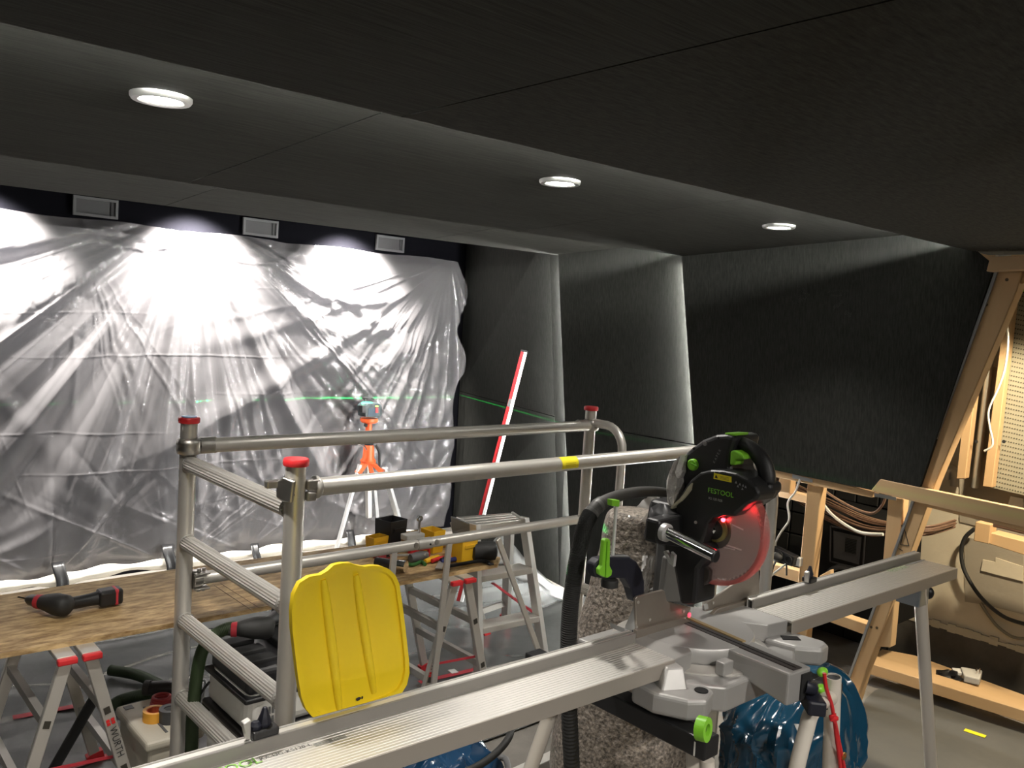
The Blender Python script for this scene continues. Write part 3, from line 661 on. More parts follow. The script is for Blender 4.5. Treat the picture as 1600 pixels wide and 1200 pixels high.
# far end frame: low rungs and bent entry tubes
for h in (.22, .47):
    obj('rung', ribtube(P3+V(0, -R0*.7, h), P4+V(0, R0*.7, h), R0*.98), ALU, scf, smooth=25)
bt = [P3+V(0, -.02, 1.232), P3+V(0, -.10, 1.232)]+arc(P3+V(0, -.10, 1.132), .10, PI/2, 0, 7, (0, -1, 0))[1:]+[P3+V(0, -.20, .5)]
obj('bent_tube', B().path(bt, .019, 14), ALU, scf, smooth=50)
pz = OX(1158, 712, PX3).z
bt = [V(PX3, PY1-.02, 1.195), V(PX3, PY1-.10, 1.195)]+arc(V(PX3, PY1-.10, 1.055), .14, PI/2, 0, 8, (0, -1, 0))[1:]+[V(PX3, PY1-.24, .40)]
obj('bent_tube', B().path(bt, .022, 14), ALU, scf, smooth=50)
# rails
def rail(p0, p1, r, name='guard_rail'):
    return obj(name, B().tube(p0, p1, r, 22), ALU, scf, smooth=50)
hb = zt
ru = rail(P2+V(.075, -.01, hb), P3+V(-.02, -.01, hb-.002), .0235)
rf = rail(P1+V(.05, .0, zt-.0), P4+V(-.05, 0, zt), .0235)
rl = rail(P2+V(.05, -.01, zl), P3+V(-.045, -.01, zl), .0205, 'brace_rail')
# hooks of the rails
def hook(p, dirx, par, z, closed=True):
    b = B(); 
    b.lathe([(R0+.001, -.026), (R0+.010, -.022), (R0+.013, -.006), (R0+.010, .0), (R0+.013, .006), (R0+.010, .022), (R0+.001, .026)], p+V(0, 0, z), (0, 0, 1), 26, False)
    obj('hook', b, CAST, par, smooth=60)
    b = B(); b.lathe([(.026, 0), (.026, .045), (.0255, .05)], p+V(dirx*(R0+.005), 0, z), (dirx, 0, 0), 18)
    obj('hook_sleeve', b, CAST, par, smooth=50)
    obj('weld', B().lathe([(.0245, 0), (.0275, .004), (.0245, .008)], p+V(dirx*(R0+.053), 0, z), (dirx, 0, 0), 20, False), ALU_D, par, smooth=60)
hook(P2+V(0, -.005, 0), 1, ru, hb); hook(P3+V(0, -.005, 0), -1, ru, hb)
b = B(); b.box(PX3+.02, PX3+.055, PY2-.02, PY2+.005, hb-.007, hb+.007); obj('hook_tongue', b, CAST, ru, bevel=.003)
# open claw of the front rail at the near post
p = P1+V(0, 0, zt)
b = B(); b.prism([p+V(-.040, -.012, -.028), p+V(-.028, -.034, -.028), p+V(-.022, -.034, .028), p+V(-.040, -.008, .034), p+V(-.046, .012, .02), p+V(-.046, .012, -.02)], (.012, .006, 0))
obj('claw', b, CAST, rf, bevel=.005, seg=3)
b = B(); b.box(p.x-.072, p.x-.034, p.y+.006, p.y+.026, p.z+.004, p.z+.024); obj('claw_latch', b, CAST, rf, bevel=.004)
b = B(); b.box(p.x+.022, p.x+.060, p.y-.022, p.y-.004, p.z-.002, p.z+.024); b.box(p.x+.022, p.x+.048, p.y-.026, p.y-.006, p.z-.030, p.z-.006); obj('claw', b, CAST, rf, bevel=.004, seg=3)
obj('weld', B().lathe([(.0235, 0), (.029, .004), (.029, .014), (.0235, .02)], p+V(.048, 0, 0), (1, 0, 0), 20, False), ALU_D, rf, smooth=60)
# yellow type label on the front rail
xs_ = OY(886, 727, PY1).x
def lab(u, v):
    a = 2.05+1.9*v; return V(xs_-.045+.075*u, PY1+.0243*math.cos(a)*-1*-1, zt+.0243*math.sin(a)) if False else V(xs_-.045+.075*u, PY1-.0243*math.sin(PI*(.05+.62*v)), zt+.0243*math.cos(PI*(.05+.62*v)))
st = obj('type_label', B().grid(lab, 2, 12), STICK, rf, smooth=60)
b = B()
for k in range(3): b.box(xs_-.030, xs_+.015, PY1-.0252, PY1-.0245, zt-.006+.006*k, zt-.0045+.006*k)
obj('label_print', b, mat('label_print', (.45, .36, .02), .6), st)
# clamp at the left end of the brace rail, joint in its middle
b = B(); b.box(PX1+.022, PX1+.07, PY2-.04, PY2+.02, zl+.018, zl+.024); b.box(PX1+.022, PX1+.07, PY2-.04, PY2+.02, zl-.03, zl-.024); b.lathe([(.028, 0), (.026, .03)], P2+V(.022, -.01, zl), (1, 0, 0), 18)
obj('swivel_clamp', b, CAST, rl, bevel=.002)
for dz in (.026, -.038):
    for dx in (.04, .055): obj('bolt', B().lathe([(.006, 0), (.006, .01)], V(PX1+dx, PY2-.02, zl+dz), (0, 0, 1), 8), CAST, rl)
xm = OY(655, 848, PY2).x
obj('joint_sleeve', B().tube(V(xm-.02, PY2-.01, zl), V(xm+.045, PY2-.01, zl), .0225, 20), ALU_D, rl, smooth=50)
for dx in (-.035, .062): obj('rivet', B().lathe([(.011, 0), (.010, .003), (.005, .004)], V(xm+dx, PY2-.01-.0205, zl+.004), (0, -1, .1), 14), CAST, rl, smooth=50)
obj('joint_hole', B().lathe([(.004, 0), (.004, .002)], V(xm+.03, PY2-.01-.0225, zl), (0, -1, 0), 10), HOLE, rl)
b = B(); b.box(xm-.055, xm+.03, PY2+.005, PY2+.05, zl+.012, zl+.035); obj('joint_bracket', b, ALU_D, rl, bevel=.004)
b = B(); b.tube(V(xm+.01, PY2+.02, zl+.03), V(xm+.01, PY2+.02, zl+.085), .005, 10); b.ring(V(xm+.01, PY2+.015, zl+.092), (0, 1, 0), .006, .012, .008, 16); obj('joint_pin', b, CHROME, rl)
xk = OY(908, 806, PY2).x
obj('rail_clip', B().box(PX3-.06, PX3+.0, PY2-.036, PY2-.016, zl+.015, zl+.022), CAST, rl)
# flat stays below the brace rail
def stay(a, c, w=.026):
    a = OY(*a, PY2-.02); c = OY(*c, PY2-.02); d = (c-a); c = a+d*(1+max(0, (c.z-.25))/max(.01, -d.z)*.6)
    obj('stay', B().bar(a, c, w, .012, (0, 1, 0)), ALU, scf, bevel=.002, seg=1)
stay((702, 848), (676, 1085)); stay((616, 860), (596, 1085)); stay((778, 842), (848, 1035), .024)
# ================================================================== TRESTLES AND OSB BOARD
HB = .63
def trestle(cx, lab, print_up, y0=2.655, y1=3.12, wtop=.034, spread=.19, top=.595):
    t = thing('trestle', lab, 'trestle', (cx, (y0+y1)/2, 0))
    for y in (y0, y1):
        for s in (-1, 1):
            a = V(cx+s*wtop, y, top); c = V(cx+s*spread, y, .03)
            st = obj('stile', B().bar(a, c, .036, .020, (0, 1, 0)), ALU, t, bevel=.002, seg=1)
            for k in (.31, .66):
                q = a.lerp(c, k)+V(0, -.0125, 0); d = (c-a).normalized(); n = d.cross(V(0, 1, 0))
                obj('rung_end', B().prism([q-d*.011-n*.009, q+d*.011-n*.009, q+d*.011+n*.009, q-d*.011+n*.009], (0, .002, 0)), mat('rung_socket', (.05, .045, .035), .6, .3), st)
            obj('foot', B().bar(a.lerp(c, .965), c+(c-a)*.045, .054, .028, (0, 1, 0)), RED, st)
    for s in (-1, 1):
        obj('top_bar', B().box(cx+s*wtop-.026, cx+s*wtop+.026, y0-.01, y1+.02, top+.004, HB-.016), ALU, t, bevel=.003)
        obj('end_cap', B().box(cx+s*wtop-.027, cx+s*wtop+.027, y0-.03, y0-.008, top-.002, HB-.018), RED, t, bevel=.004)
        for k in (.31, .66):
            p = V(cx+s*(wtop+(spread-wtop)*k), 0, top+(.03-top)*k)
            obj('rung', B().box(p.x-.011, p.x+.011, y0, y1, p.z-.014, p.z+.014), ALU_D, t)
    # strap between the legs
    obj('spread_strap', B().bar(V(cx-.14, y0+.02, .27), V(cx+.14, y0+.02, .25), .010, .002, (0, 1, 0)), RED_D, t)
    # maker's name on one front stile
    s = print_up; a = V(cx+s*wtop, y0-.0125, top); c = V(cx+s*spread, y0-.0125, .03); d = (c-a).normalized()
    q = a.lerp(c, .50); xd = d if s > 0 else -d; yd = V(0, -1, 0).cross(xd)*-1
    yd = V(-xd.z, 0, xd.x) if s > 0 else V(-xd.z, 0, xd.x)
    text('lettering', 'WÜRTH', .030, q, xd, yd, INK, t, .95)
    q2 = q-xd*.072; n = yd
    b = B()
    for u0, v0, u1, v1 in ((-.010, .002, -.001, .012), (.001, .002, .010, .012), (-.010, -.012, -.001, -.002), (.001, -.012, .010, -.002)):
        b.prism([q2+xd*u0+n*v0, q2+xd*u1+n*v0, q2+xd*u1+n*v1, q2+xd*u0+n*v1], (0, -.0008, 0))
    obj('emblem', b, mat('emblem_red', (.7, .02, .02), .5), t)
    return t
trestle(2.15, 'aluminium folding trestle under the tool-covered end of the board', -1)
trestle(.715, 'aluminium folding trestle under the board, beside the cream tool box', 1)
bd = B(); z1 = HB; z0 = HB-.016
A = [OZ(-60, 1030, HB), OZ(330, 964, HB), OZ(785, 886, HB), OZ(792, 873, HB), OZ(742, 858, HB), OZ(270, 886, HB), OZ(-60, 941, HB)]
poly = [V(-.3, 2.745, z0), V(1.13, 2.705, z0), V(2.375, 2.69, z0), V(2.45, 2.76, z0), V(2.42, 2.95, z0), V(2.42, 3.2, z0), V(1.2, 3.26, z0), V(-.3, 3.25, z0)]
ob = obj('osb_board', B().prism(poly, (0, 0, z1-z0)), OSB, None, label='long chipboard worktop plank laid across the two aluminium trestles', category='board')
bp = B()
for a, c in (((335, 915), (395, 955)), ((345, 912), (405, 950))):
    bp.bar(OZ(*a, HB)+V(0, 0, .0008), OZ(*c, HB)+V(0, 0, .0008), .002, .001)
obj('pencil_line', bp, mat('pencil', (.18, .13, .08), .7), ob)
# ================================================================== DRILL on the board
def screwdriver(base, ang, lab, reddish, tip=True):
    """cordless pistol drill lying on its side; local x = grip direction"""
    c, s = math.cos(ang), math.sin(ang)
    T = lambda x, y, z: base+V(x*c-y*s, x*s+y*c, z)
    t = thing('cordless_drill', lab, 'drill', base)
    obj('body', B().path([T(-.060, .052, .034), T(-.045, .036, .036), T(-.02, .008, .037), T(.006, -.024, .037), T(.016, -.036, .036)], [.021, .027, .035, .035, .020], 18), BLKR, t, smooth=60)
    obj('grip', B().path([T(-.01, .0, .032), T(.03, .022, .029), T(.08, .036, .029), T(.115, .044, .030)], [.026, .020, .021, .024], 14), BLK, t, smooth=60)
    bt = obj('battery', B().hexa([T(.11, .01, .004), T(.185, .028, .004), T(.175, .08, .004), T(.10, .066, .004)], [T(.11, .01, .058), T(.185, .028, .058), T(.175, .08, .058), T(.10, .066, .058)]), BLK, t, bevel=.010, seg=3)
    obj('battery_band', B().hexa([T(.155, .020, .003), T(.172, .024, .003), T(.162, .078, .003), T(.145, .075, .003)], [T(.155, .020, .059), T(.172, .024, .059), T(.162, .078, .059), T(.145, .075, .059)]), RED_D, bt, bevel=.008, seg=3)
    obj('torque_ring', B().path([T(-.058, .050, .034), T(-.070, .063, .034)], [.0235, .0225], 16), RED_D, t, smooth=50)
    obj('chuck', B().path([T(-.070, .063, .034), T(-.088, .083, .035), T(-.098, .094, .035)], [.020, .018, .010], 14), mat('chuck_steel', (.10, .10, .10), .35, .8), t, smooth=50)
    obj('bit', B().tube(T(-.098, .094, .035), T(-.122, .122, .035), .0035, 8), CHROME, t)
    obj('trigger', B().blob(T(.0, .03, .034), (.012, .012, .012), 10, 8), RED_D, t, smooth=60)
    return t
g0 = OZ(98, 962, HB); g1 = OZ(150, 952, HB)
screwdriver(g0+V(0, 0, .002), math.atan2(g1.y-g0.y, g1.x-g0.x)-.25, 'black cordless drill lying alone on the chipboard', 0)
# ================================================================== TOOLS on the board
def on(px, py): return OZ(px, py, HB+.001)
def bin_(p, w, d, h, mt, lab, ang=0., taper=.82, cat='bin'):
    t = thing('storage_bin', lab, cat, p); c, s = math.cos(ang), math.sin(ang)
    T = lambda x, y, z: p+V(x*c-y*s, x*s+y*c, z)
    o_b = [T(x*w/2*taper, y*d/2*taper, 0) for x, y in ((-1, -1), (1, -1), (1, 1), (-1, 1))]; o_t = [T(x*w/2, y*d/2, h) for x, y in ((-1, -1), (1, -1), (1, 1), (-1, 1))]
    i_t = [T(x*(w/2-.004), y*(d/2-.004), h) for x, y in ((-1, -1), (1, -1), (1, 1), (-1, 1))]; i_b = [T(x*(w/2*taper-.004), y*(d/2*taper-.004), .004) for x, y in ((-1, -1), (1, -1), (1, 1), (-1, 1))]
    b = B(); b.add(o_b+o_t+i_t+i_b, [(3, 2, 1, 0)]+[(i, (i+1) % 4, 4+(i+1) % 4, 4+i) for i in range(4)]+[(4+i, 4+(i+1) % 4, 8+(i+1) % 4, 8+i) for i in range(4)]+[(8+i, 8+(i+1) % 4, 12+(i+1) % 4, 12+i) for i in range(4)]+[(12, 13, 14, 15)])
    obj('body', b, mt, t, bevel=.002)
    obj('front_lip', B().prism([T(-w*.3, -d/2*1.01, h*.62), T(w*.3, -d/2*1.01, h*.62), T(w*.3, -d/2*1.06, h*.75), T(-w*.3, -d/2*1.06, h*.75)], (0, .004, 0)), mt, t)
    return t
bin_(OZ(722, 876, HB+.001), .095, .09, .105, YEL2, 'tall yellow storage bin beside the black mallet', .1)
bin_(OZ(692, 868, HB+.001)+V(0, .08, 0), .07, .09, .10, YEL2, 'narrow yellow storage bin next to the brown carton', .1)
cb = thing('cardboard_carton', 'small brown carton behind the red clamp', 'carton', OZ(672, 869, HB)+V(0, .12, 0)); c0 = cb.location.copy()
obj('box', B().box(c0.x-.06, c0.x+.06, c0.y-.04, c0.y+.04, HB+.001, HB+.075), mat('cardboard', (.30, .18, .07), .8), cb); obj('flap', B().box(c0.x-.06, c0.x+.06, c0.y-.05, c0.y-.04, HB+.065, HB+.08), mat('cardboard', (.3, .18, .07), .8), cb)
# far end objects behind the rail
q = OZ(607, 846, HB)+V(.0, 0, 0)
q = V(2.13, 3.17, HB+.001)
bin_(V(*OZ(607, 860, HB).xy, HB+.001)+V(.02, .02, 0), .105, .10, .135, BLK, 'black square bucket standing on the board behind the rail', .2, .9)
bin_(V(*OZ(584, 862, HB).xy, HB+.001)+V(0, -.02, 0), .085, .06, .075, YEL2, 'low yellow tray beside the black bucket', .15)
rb = thing('red_tool_case', 'small red case lying below the black bucket', 'case', on(603, 870)); p = on(603, 872)
obj('body', B().box(p.x-.05, p.x+.05, p.y-.02, p.y+.03, HB+.001, HB+.035), mat('dull_red', (.38, .05, .06), .5), rb, bevel=.005); obj('latch', B().box(p.x-.012, p.x+.012, p.y-.024, p.y-.02, HB+.012, HB+.026), BLK, rb)
# one-hand clamp
t = thing('bar_clamp', 'red and black one-hand bar clamp lying on the board', 'clamp', on(652, 876)); p = on(650, 878)
obj('bar', B().bar(p+V(-.10, .05, .03), p+V(.04, -.01, .03), .016, .006), ALU_D, t); obj('grip', B().path([p+V(-.03, .0, .02), p+V(.01, .0, .022), p+V(.06, .01, .02)], [.018, .022, .016], 10), GREYP, t, smooth=60)
obj('head', B().box(p.x-.015, p.x+.03, p.y+.02, p.y+.045, HB+.02, HB+.085), RED, t, bevel=.005); obj('arm', B().path([p+V(.02, .03, .045), p+V(.085, .03, .04), p+V(.085, .03, .006)], .008, 8), RED, t, smooth=50)
# pliers
t = thing('pliers', 'pliers with red and blue handles lying on the board', 'pliers', on(705, 877)); p = on(706, 878)
obj('handle', B().path(smoothpath([p+V(-.09, .02, .012), p+V(-.03, .03, .014), p+V(.05, .005, .012)], 5), .009, 8), RED, t, smooth=60); obj('handle', B().path(smoothpath([p+V(-.06, -.005, .012), p+V(0, -.01, .014), p+V(.06, -.005, .012)], 5), .010, 8), mat('blue_grip', (.02, .03, .16), .5), t, smooth=60)
obj('jaw', B().path([p+V(.05, 0, .012), p+V(.10, -.005, .012)], [.012, .004], 8), ALU_D, t)
# pry bar and chisel, knife, green strap, torch
t = thing('pry_bar', 'black pry bar with hooked end lying before the yellow bin', 'pry bar', on(730, 883)); p = on(728, 883)
obj('shaft', B().path(smoothpath([p+V(-.10, .0, .010), p+V(0, -.004, .010), p+V(.06, -.01, .012), p+V(.085, -.025, .010), p+V(.088, -.045, .008)], 5), .008, 8), BLKM, t, smooth=60); obj('claw', B().prism([p+V(.078, -.045, .003), p+V(.098, -.045, .003), p+V(.1, -.065, .003), p+V(.076, -.065, .003)], (0, 0, .006)), BLKM, t)
t = thing('putty_knife', 'grey scraper blade lying on the board edge', 'scraper', on(686, 884)); p = on(686, 884)
obj('blade', B().prism([p+V(-.05, -.04, .004), p+V(-.03, -.06, .004), p+V(.04, .02, .006), p+V(.02, .03, .006)], (0, 0, .004)), ALU_D, t); obj('handle', B().tube(p+V(.03, .025, .012), p+V(.09, .06, .012), .010, 8), BLK, t, smooth=50)
t = thing('utility_knife', 'yellow utility knife lying on the board', 'knife', on(676, 878)); p = on(676, 879)
obj('body', B().path([p+V(-.04, .0, .01), p+V(.0, .01, .012), p+V(.05, .03, .01)], [.010, .013, .010], 8), YEL2, t, smooth=60); obj('blade', B().prism([p+V(-.07, -.008, .008), p+V(-.04, -.006, .008), p+V(-.04, .008, .008)], (0, 0, .002)), CHROME, t)
obj('green_strap', B().path(smoothpath([on(634, 882)+V(0, 0, .008), on(642, 886)+V(0, 0, .010), on(650, 884)+V(0, 0, .008), on(658, 881)+V(0, 0, .009), on(664, 885)+V(0, 0, .008)], 6), .008, 8), mat('dark_green', (.02, .10, .015), .6), None, smooth=60, label='dark green strap lying below the red clamp', category='strap')
t = thing('torch', 'black hand torch with chrome head on the board edge', 'torch', on(624, 898)); p = on(622, 893)
obj('barrel', B().tube(p+V(-.05, .09, .024), p+V(.0, .01, .024), .02, 14), BLK, t, smooth=50); obj('head', B().tube(p+V(.0, .01, .024), p+V(.02, -.025, .024), .022, 14, .024), CHROME, t, smooth=50)
# mallet
t = thing('rubber_mallet', 'black rubber mallet with wooden handle at the board end', 'mallet', on(757, 876)); p = on(757, 876)+V(0, .01, .04)
ax = V(.8, -.35, 0).normalized()
obj('head', B().lathe([(.030, -.055), (.040, -.048), (.042, 0), (.040, .048), (.030, .055)], p, ax, 22), BLKR, t, smooth=50)
obj('handle', B().path([p+V(-.005, .02, .0), p+V(-.05, .22, -.02)], .013, 10), WOOD, t, smooth=50)
obj('handle_tip', B().lathe([(.013, 0), (.013, .004)], p+ax*.055, ax, 12), mat('tip_wood', (.62, .45, .25), .6), t)
# cream lamp-like fitting behind the joint
# ================================================================== STEP LADDER
ld = thing('step_ladder', 'aluminium folding step ladder with platform and red feet', 'step ladder', (2.65, 3.0, 0))
hp = .755
c4 = [OZ(741, 822, hp), OZ(817, 812, hp), OZ(797, 801, hp), OZ(712, 807, hp)]
fl_, fr_, br_, bl_ = c4
for i in range(4):
    u0, u1 = i/4+.02, (i+1)/4-.02
    a = fl_.lerp(bl_, u0); b_ = fr_.lerp(br_, u0); c = fr_.lerp(br_, u1); d = fl_.lerp(bl_, u1)
    obj('platform_slat', B().prism([a, b_, c, d], (0, 0, -.022)), ALU, ld, bevel=.002, seg=1)
def ftp(px, py, h=.0): return OZ(px, py, h)
FL = OZ(748, 1074, .02); FR = OZ(852, 1047, .02); BL_ = ftp(757, 989, .02); BR = BL_+V(.20, .06, 0)
dn = V(0, 0, -.03)
sides = []
for a, c in ((fl_, FL), (fr_, FR)):
    st = obj('stile', B().bar(a+V(0, 0, .012), c, .020, .048, V(0, 1, 0)), ALU, ld, bevel=.002, seg=1)
    obj('bright_flange', B().bar(a+V(0, -.026, .012), c+V(0, -.026, 0), .024, .005, V(0, 1, 0)), mat('bright_alu', (.80, .80, .78), .4, .6), st)
    obj('foot', B().bar(a.lerp(c, .955), c+(c-a).normalized()*.015, .034, .072, V(0, 1, 0)), RED, st)
for a, c in ((bl_, BL_), (br_, BR)):
    st = obj('rear_leg', B().bar(a+dn, c, .03, .045, V(0, 1, 0)), ALU_D, ld, bevel=.002, seg=1)
    obj('foot', B().bar(a.lerp(c, .93), c+(c-a).normalized()*.015, .040, .055, V(0, 1, 0)), RED, st)
for k in (.30, .62, .93):
    a = fl_.lerp(FL, k); c = fr_.lerp(FR, k)
    tr = obj('tread', B().prism([a+V(.01, -.03, 0), c+V(-.01, -.03, 0), c+V(-.01, .06, 0), a+V(.01, .06, 0)], (0, 0, -.028)), ALU, ld, bevel=.003)
for k in (.45, .8):
    obj('rear_rung', B().bar(bl_.lerp(BL_, k), br_.lerp(BR, k), .012, .03), ALU_D, ld)
obj('platform_bracket', B().prism([bl_+V(-.03, 0, .004), fl_+V(-.01, 0, .004), fl_+V(-.0, 0, -.05), bl_+V(.0, .02, -.08)], (.012, 0, 0)), mat('bracket_grey', (.20, .20, .195), .5, .5), ld, bevel=.002)
obj('platform_bracket', B().prism([br_+V(.02, 0, .004), fr_+V(.01, 0, .004), fr_+V(.0, 0, -.06), br_+V(.0, .02, -.06)], (-.012, 0, 0)), ALU_D, ld, bevel=.002)
obj('stay_strap', B().bar(fl_.lerp(FL, .58)+V(0, .03, 0), bl_.lerp(BL_, .62), .018, .003), RED_D, ld)
obj('stay_strap', B().bar(fr_.lerp(FR, .62)+V(0, .03, 0), br_.lerp(BR, .58)+V(-.1, 0, 0), .018, .003), RED_D, ld)
# ================================================================== LEVEL leaning on the wall
lv = thing('spirit_level', 'long red and white spirit level leaning on the black wall', 'spirit level', V(3.1, 3.83, 0))
a = OW(818, 552, .14); c = OZ(718, 940, .03)
d = (c-a).normalized(); sx = V(.66, -.75, 0).normalized()
sx = (sx-d*sx.dot(d)).normalized(); sy = d.cross(sx)
obj('red_face', B().prism([a-sx*.016, a+sx*.006, c+sx*.006, c-sx*.016], sy*.02), mat('level_red', (.40, .018, .022), .4), lv)
wf_ = obj('white_edge', B().prism([a+sx*.006, a+sx*.022, c+sx*.022, c+sx*.006], sy*.024), mat('white_level_edge', (.88, .88, .87), .4), lv)
obj('end_cap', B().prism([a-sx*.018, a+sx*.024, a+sx*.024-d*.012, a-sx*.018-d*.012], sy*.026), BLK, lv)
obj('vial_window', B().prism([a+d*.33-sx*.012-sy*.003, a+d*.33+sx*.004-sy*.003, a+d*.38+sx*.004-sy*.003, a+d*.38-sx*.012-sy*.003], sy*.03), GREYP, lv)
# ================================================================== LASER on tripod
yl = 4.93
lz = thing('laser_level', 'black cross-line laser level on top of the orange tripod', 'laser level', OY(582, 655, yl))
p = lambda x, y, dy=0: OY(x, y, yl+dy)
obj('body', B().prism([p(571, 652), p(594, 652), p(597, 648), p(597, 634), p(593, 630), p(574, 631), p(570, 636)], (0, .10, 0)), mat('laser_case', (.03, .045, .05), .4), lz, bevel=.006)
obj('side_window', B().prism([p(566, 634), p(572, 634), p(572, 646), p(566, 645)], (0, .05, 0)), BLK, lz, bevel=.004)
lc = V(p(580, 632).x, yl+.05, p(580, 627.5).z)
obj('head', B().lathe([(.040, p(580, 632).z-lc.z-.008), (.040, p(580, 632).z-lc.z+.003), (.034, -.009), (0, -.008)], lc, (0, 0, 1), 20), LASERG, lz, smooth=50)
b = B(); b.lathe([(.036, .014), (.036, .022), (0, .023)], lc, (0, 0, 1), 20); b.tube(lc+V(0, .034, -.02), lc+V(0, .034, .015), .003, 6)
obj('head_cap', b, BLK, lz)
# fan-shaped green laser beam: a lamp that only shines in its horizontal plane
gl = point('laser_plane', lc, 330, (.05, 1, .35), .001)
gl.data.use_nodes = True; nt = gl.data.node_tree; em = nt.nodes['Emission']
tcn = nt.nodes.new('ShaderNodeNewGeometry'); sxyz = nt.nodes.new('ShaderNodeSeparateXYZ'); ab = nt.nodes.new('ShaderNodeMath'); ab.operation = 'ABSOLUTE'; lt_ = nt.nodes.new('ShaderNodeMath'); lt_.operation = 'LESS_THAN'; lt_.inputs[1].default_value = .0030
nt.links.new(tcn.outputs['Incoming'], sxyz.inputs[0]); nt.links.new(sxyz.outputs['Z'], ab.inputs[0]); nt.links.new(ab.outputs[0], lt_.inputs[0]); nt.links.new(lt_.outputs[0], em.inputs['Strength']); em.inputs['Color'].default_value = (.05, 1, .35, 1)
obj('display', B().prism([p(575, 650, -.003), p(590, 650, -.003), p(590, 638, -.003), p(576, 638, -.003)], (0, .002, 0)), LCD, lz)
obj('red_panel', B().prism([p(587, 645, -.006), p(591, 645, -.006), p(591, 637, -.006), p(587, 637, -.006)], (0, .002, 0)), RED, lz)
obj('status_light', B().prism([p(587, 635.5, -.006), p(591, 635.5, -.006), p(591, 634, -.006), p(587, 634, -.006)], (0, .002, 0)), mat('status_glow', (.5, 1, .1), .4, emit=((.5, 1, .05), 3)), lz)
tp = thing('tripod', 'orange headed aluminium tripod carrying the laser level', 'tripod', (p(582, 700).x, yl+.05, 0))
c0 = p(583, 655)+V(0, .05, 0)
obj('head_plate', B().lathe([(.05, -.03), (.06, -.02), (.06, .0)], c0, (0, 0, 1), 20), ORANGE, tp, smooth=40)
obj('neck', B().tube(c0+V(0, 0, -.09), c0+V(0, 0, -.02), .022, 14), ORANGE, tp, smooth=50)
obj('knob', B().blob(p(574, 665)+V(0, .02, 0), (.014, .014, .012), 10, 8), BLK, tp, smooth=60)
mid = p(582, 708)+V(0, .05, 0); 
obj('centre_column', B().tube(c0+V(0, 0, -.08), mid, .016, 14), CHROME, tp, smooth=50)
obj('shoulder', B().lathe([(.03, .05), (.036, .04), (.04, -.04), (.055, -.06), (.05, -.075), (.02, -.08)], mid, (0, 0, 1), 18), ORANGE, tp, smooth=40)
obj('collar', B().lathe([(.032, .05), (.034, .06), (.02, .065)], mid, (0, 0, 1), 18), BLK, tp)
obj('crank', B().path(smoothpath([mid+V(-.03, -.02, .02), mid+V(-.06, -.03, .05), mid+V(-.11, -.03, .065)], 5), .006, 8), CHROME, tp, smooth=60)
obj('crank_grip', B().tube(mid+V(-.11, -.03, .065), mid+V(-.15, -.03, .068), .010, 10), BLK, tp)
obj('lower_column', B().bar(mid+V(0, 0, -.08), p(588, 810)+V(-.03, .05, 0), .034, .03), ALU_D, tp)
for (hx, hy), (fx, fy), w in (((566, 727), (514, 900), .024), ((597, 730), (640, 872), .05), ((587, 740), (596, 880), .03)):
    a = p(hx, hy)+V(0, .03 if w < .05 else -.02, 0); c = OZ(fx, fy, .02) if False else p(fx, fy, .0)
    c = a+(c-a)*((a.z-.02)/(a.z-c.z))
    obj('leg_joint', B().bar(mid+V(0, 0, -.05), a+(c-a)*.10, .04, .03), ORANGE, tp, bevel=.004)
    obj('leg', B().bar(a, c, w, .022), mat('leg_alu', (.72, .72, .72), .35, .7), tp, bevel=.002)
    obj('leg_foot', B().blob(c+V(0, 0, .006), (.02, .02, .016), 10, 8), BLKR, tp, smooth=60)
obj('strap', B().path(smoothpath([mid+V(.03, -.04, .05), mid+V(.055, -.05, 0), mid+V(.06, -.05, -.06), mid+V(.07, -.05, -.16)], 5), .009, 8), BLKR, tp, smooth=60)
# ================================================================== YELLOW LID
ylid = 1.405
LT = thing('plastic_tray', 'bright yellow plastic tray stood upright behind the saw rail', 'tray', OY(560, 1125, ylid))
outl = [(457, 985), (456, 955), (459, 930), (468, 911), (484, 901), (502, 898), (512, 892), (522, 883), (535, 880), (548, 880), (560, 884), (570, 885.5), (582, 884), (596, 885), (609, 890), (618, 899), (624, 912), (629, 945), (634, 985), (639, 1030), (640, 1052), (636, 1070), (628, 1083), (612, 1093), (585, 1104), (545, 1118), (515, 1126), (500, 1126), (488, 1120), (478, 1108), (471, 1090), (466, 1060), (461, 1020)]
def lidpt(x, y, dy): return OY(x, y, ylid+dy)
out3 = [lidpt(x, y, 0) for x, y in outl]
cx_ = sum(q[0] for q in outl)/len(outl); cy_ = sum(q[1] for q in outl)/len(outl)
ins = [lidpt(cx_+(x-cx_)*.93, cy_+(y-cy_)*.945, 0.0) for x, y in outl]
ins2 = [lidpt(cx_+(x-cx_)*.90, cy_+(y-cy_)*.92, .006) for x, y in outl]
n = len(outl)
b = B(); bk = [q+V(0, .012, 0) for q in out3]
b.add(bk+out3+ins+ins2, [(i, (i+1) % n, n+(i+1) % n, n+i) for i in range(n)]+[(n+i, n+(i+1) % n, 2*n+(i+1) % n, 2*n+i) for i in range(n)]+[(2*n+i, 2*n+(i+1) % n, 3*n+(i+1) % n, 3*n+i) for i in range(n)]+[tuple(range(3*n, 4*n))])
b.add(bk, [tuple(range(n))])
obj('shell', b, YEL, LT, smooth=55)
for pts in (((505, 905), (512, 960), (522, 1040), (530, 1108)), ((556, 898), (563, 950), (574, 1020), (584, 1082))):
    q = [lidpt(x, y, .006) for x, y in pts]
    sp_ = smoothpath(q, 6)
    obj('raised_rib', B().path(sp_, [.004+.006*math.sin(PI*(i+.5)/(len(sp_)))**.5 for i in range(len(sp_))], 10), YEL, LT, smooth=80)
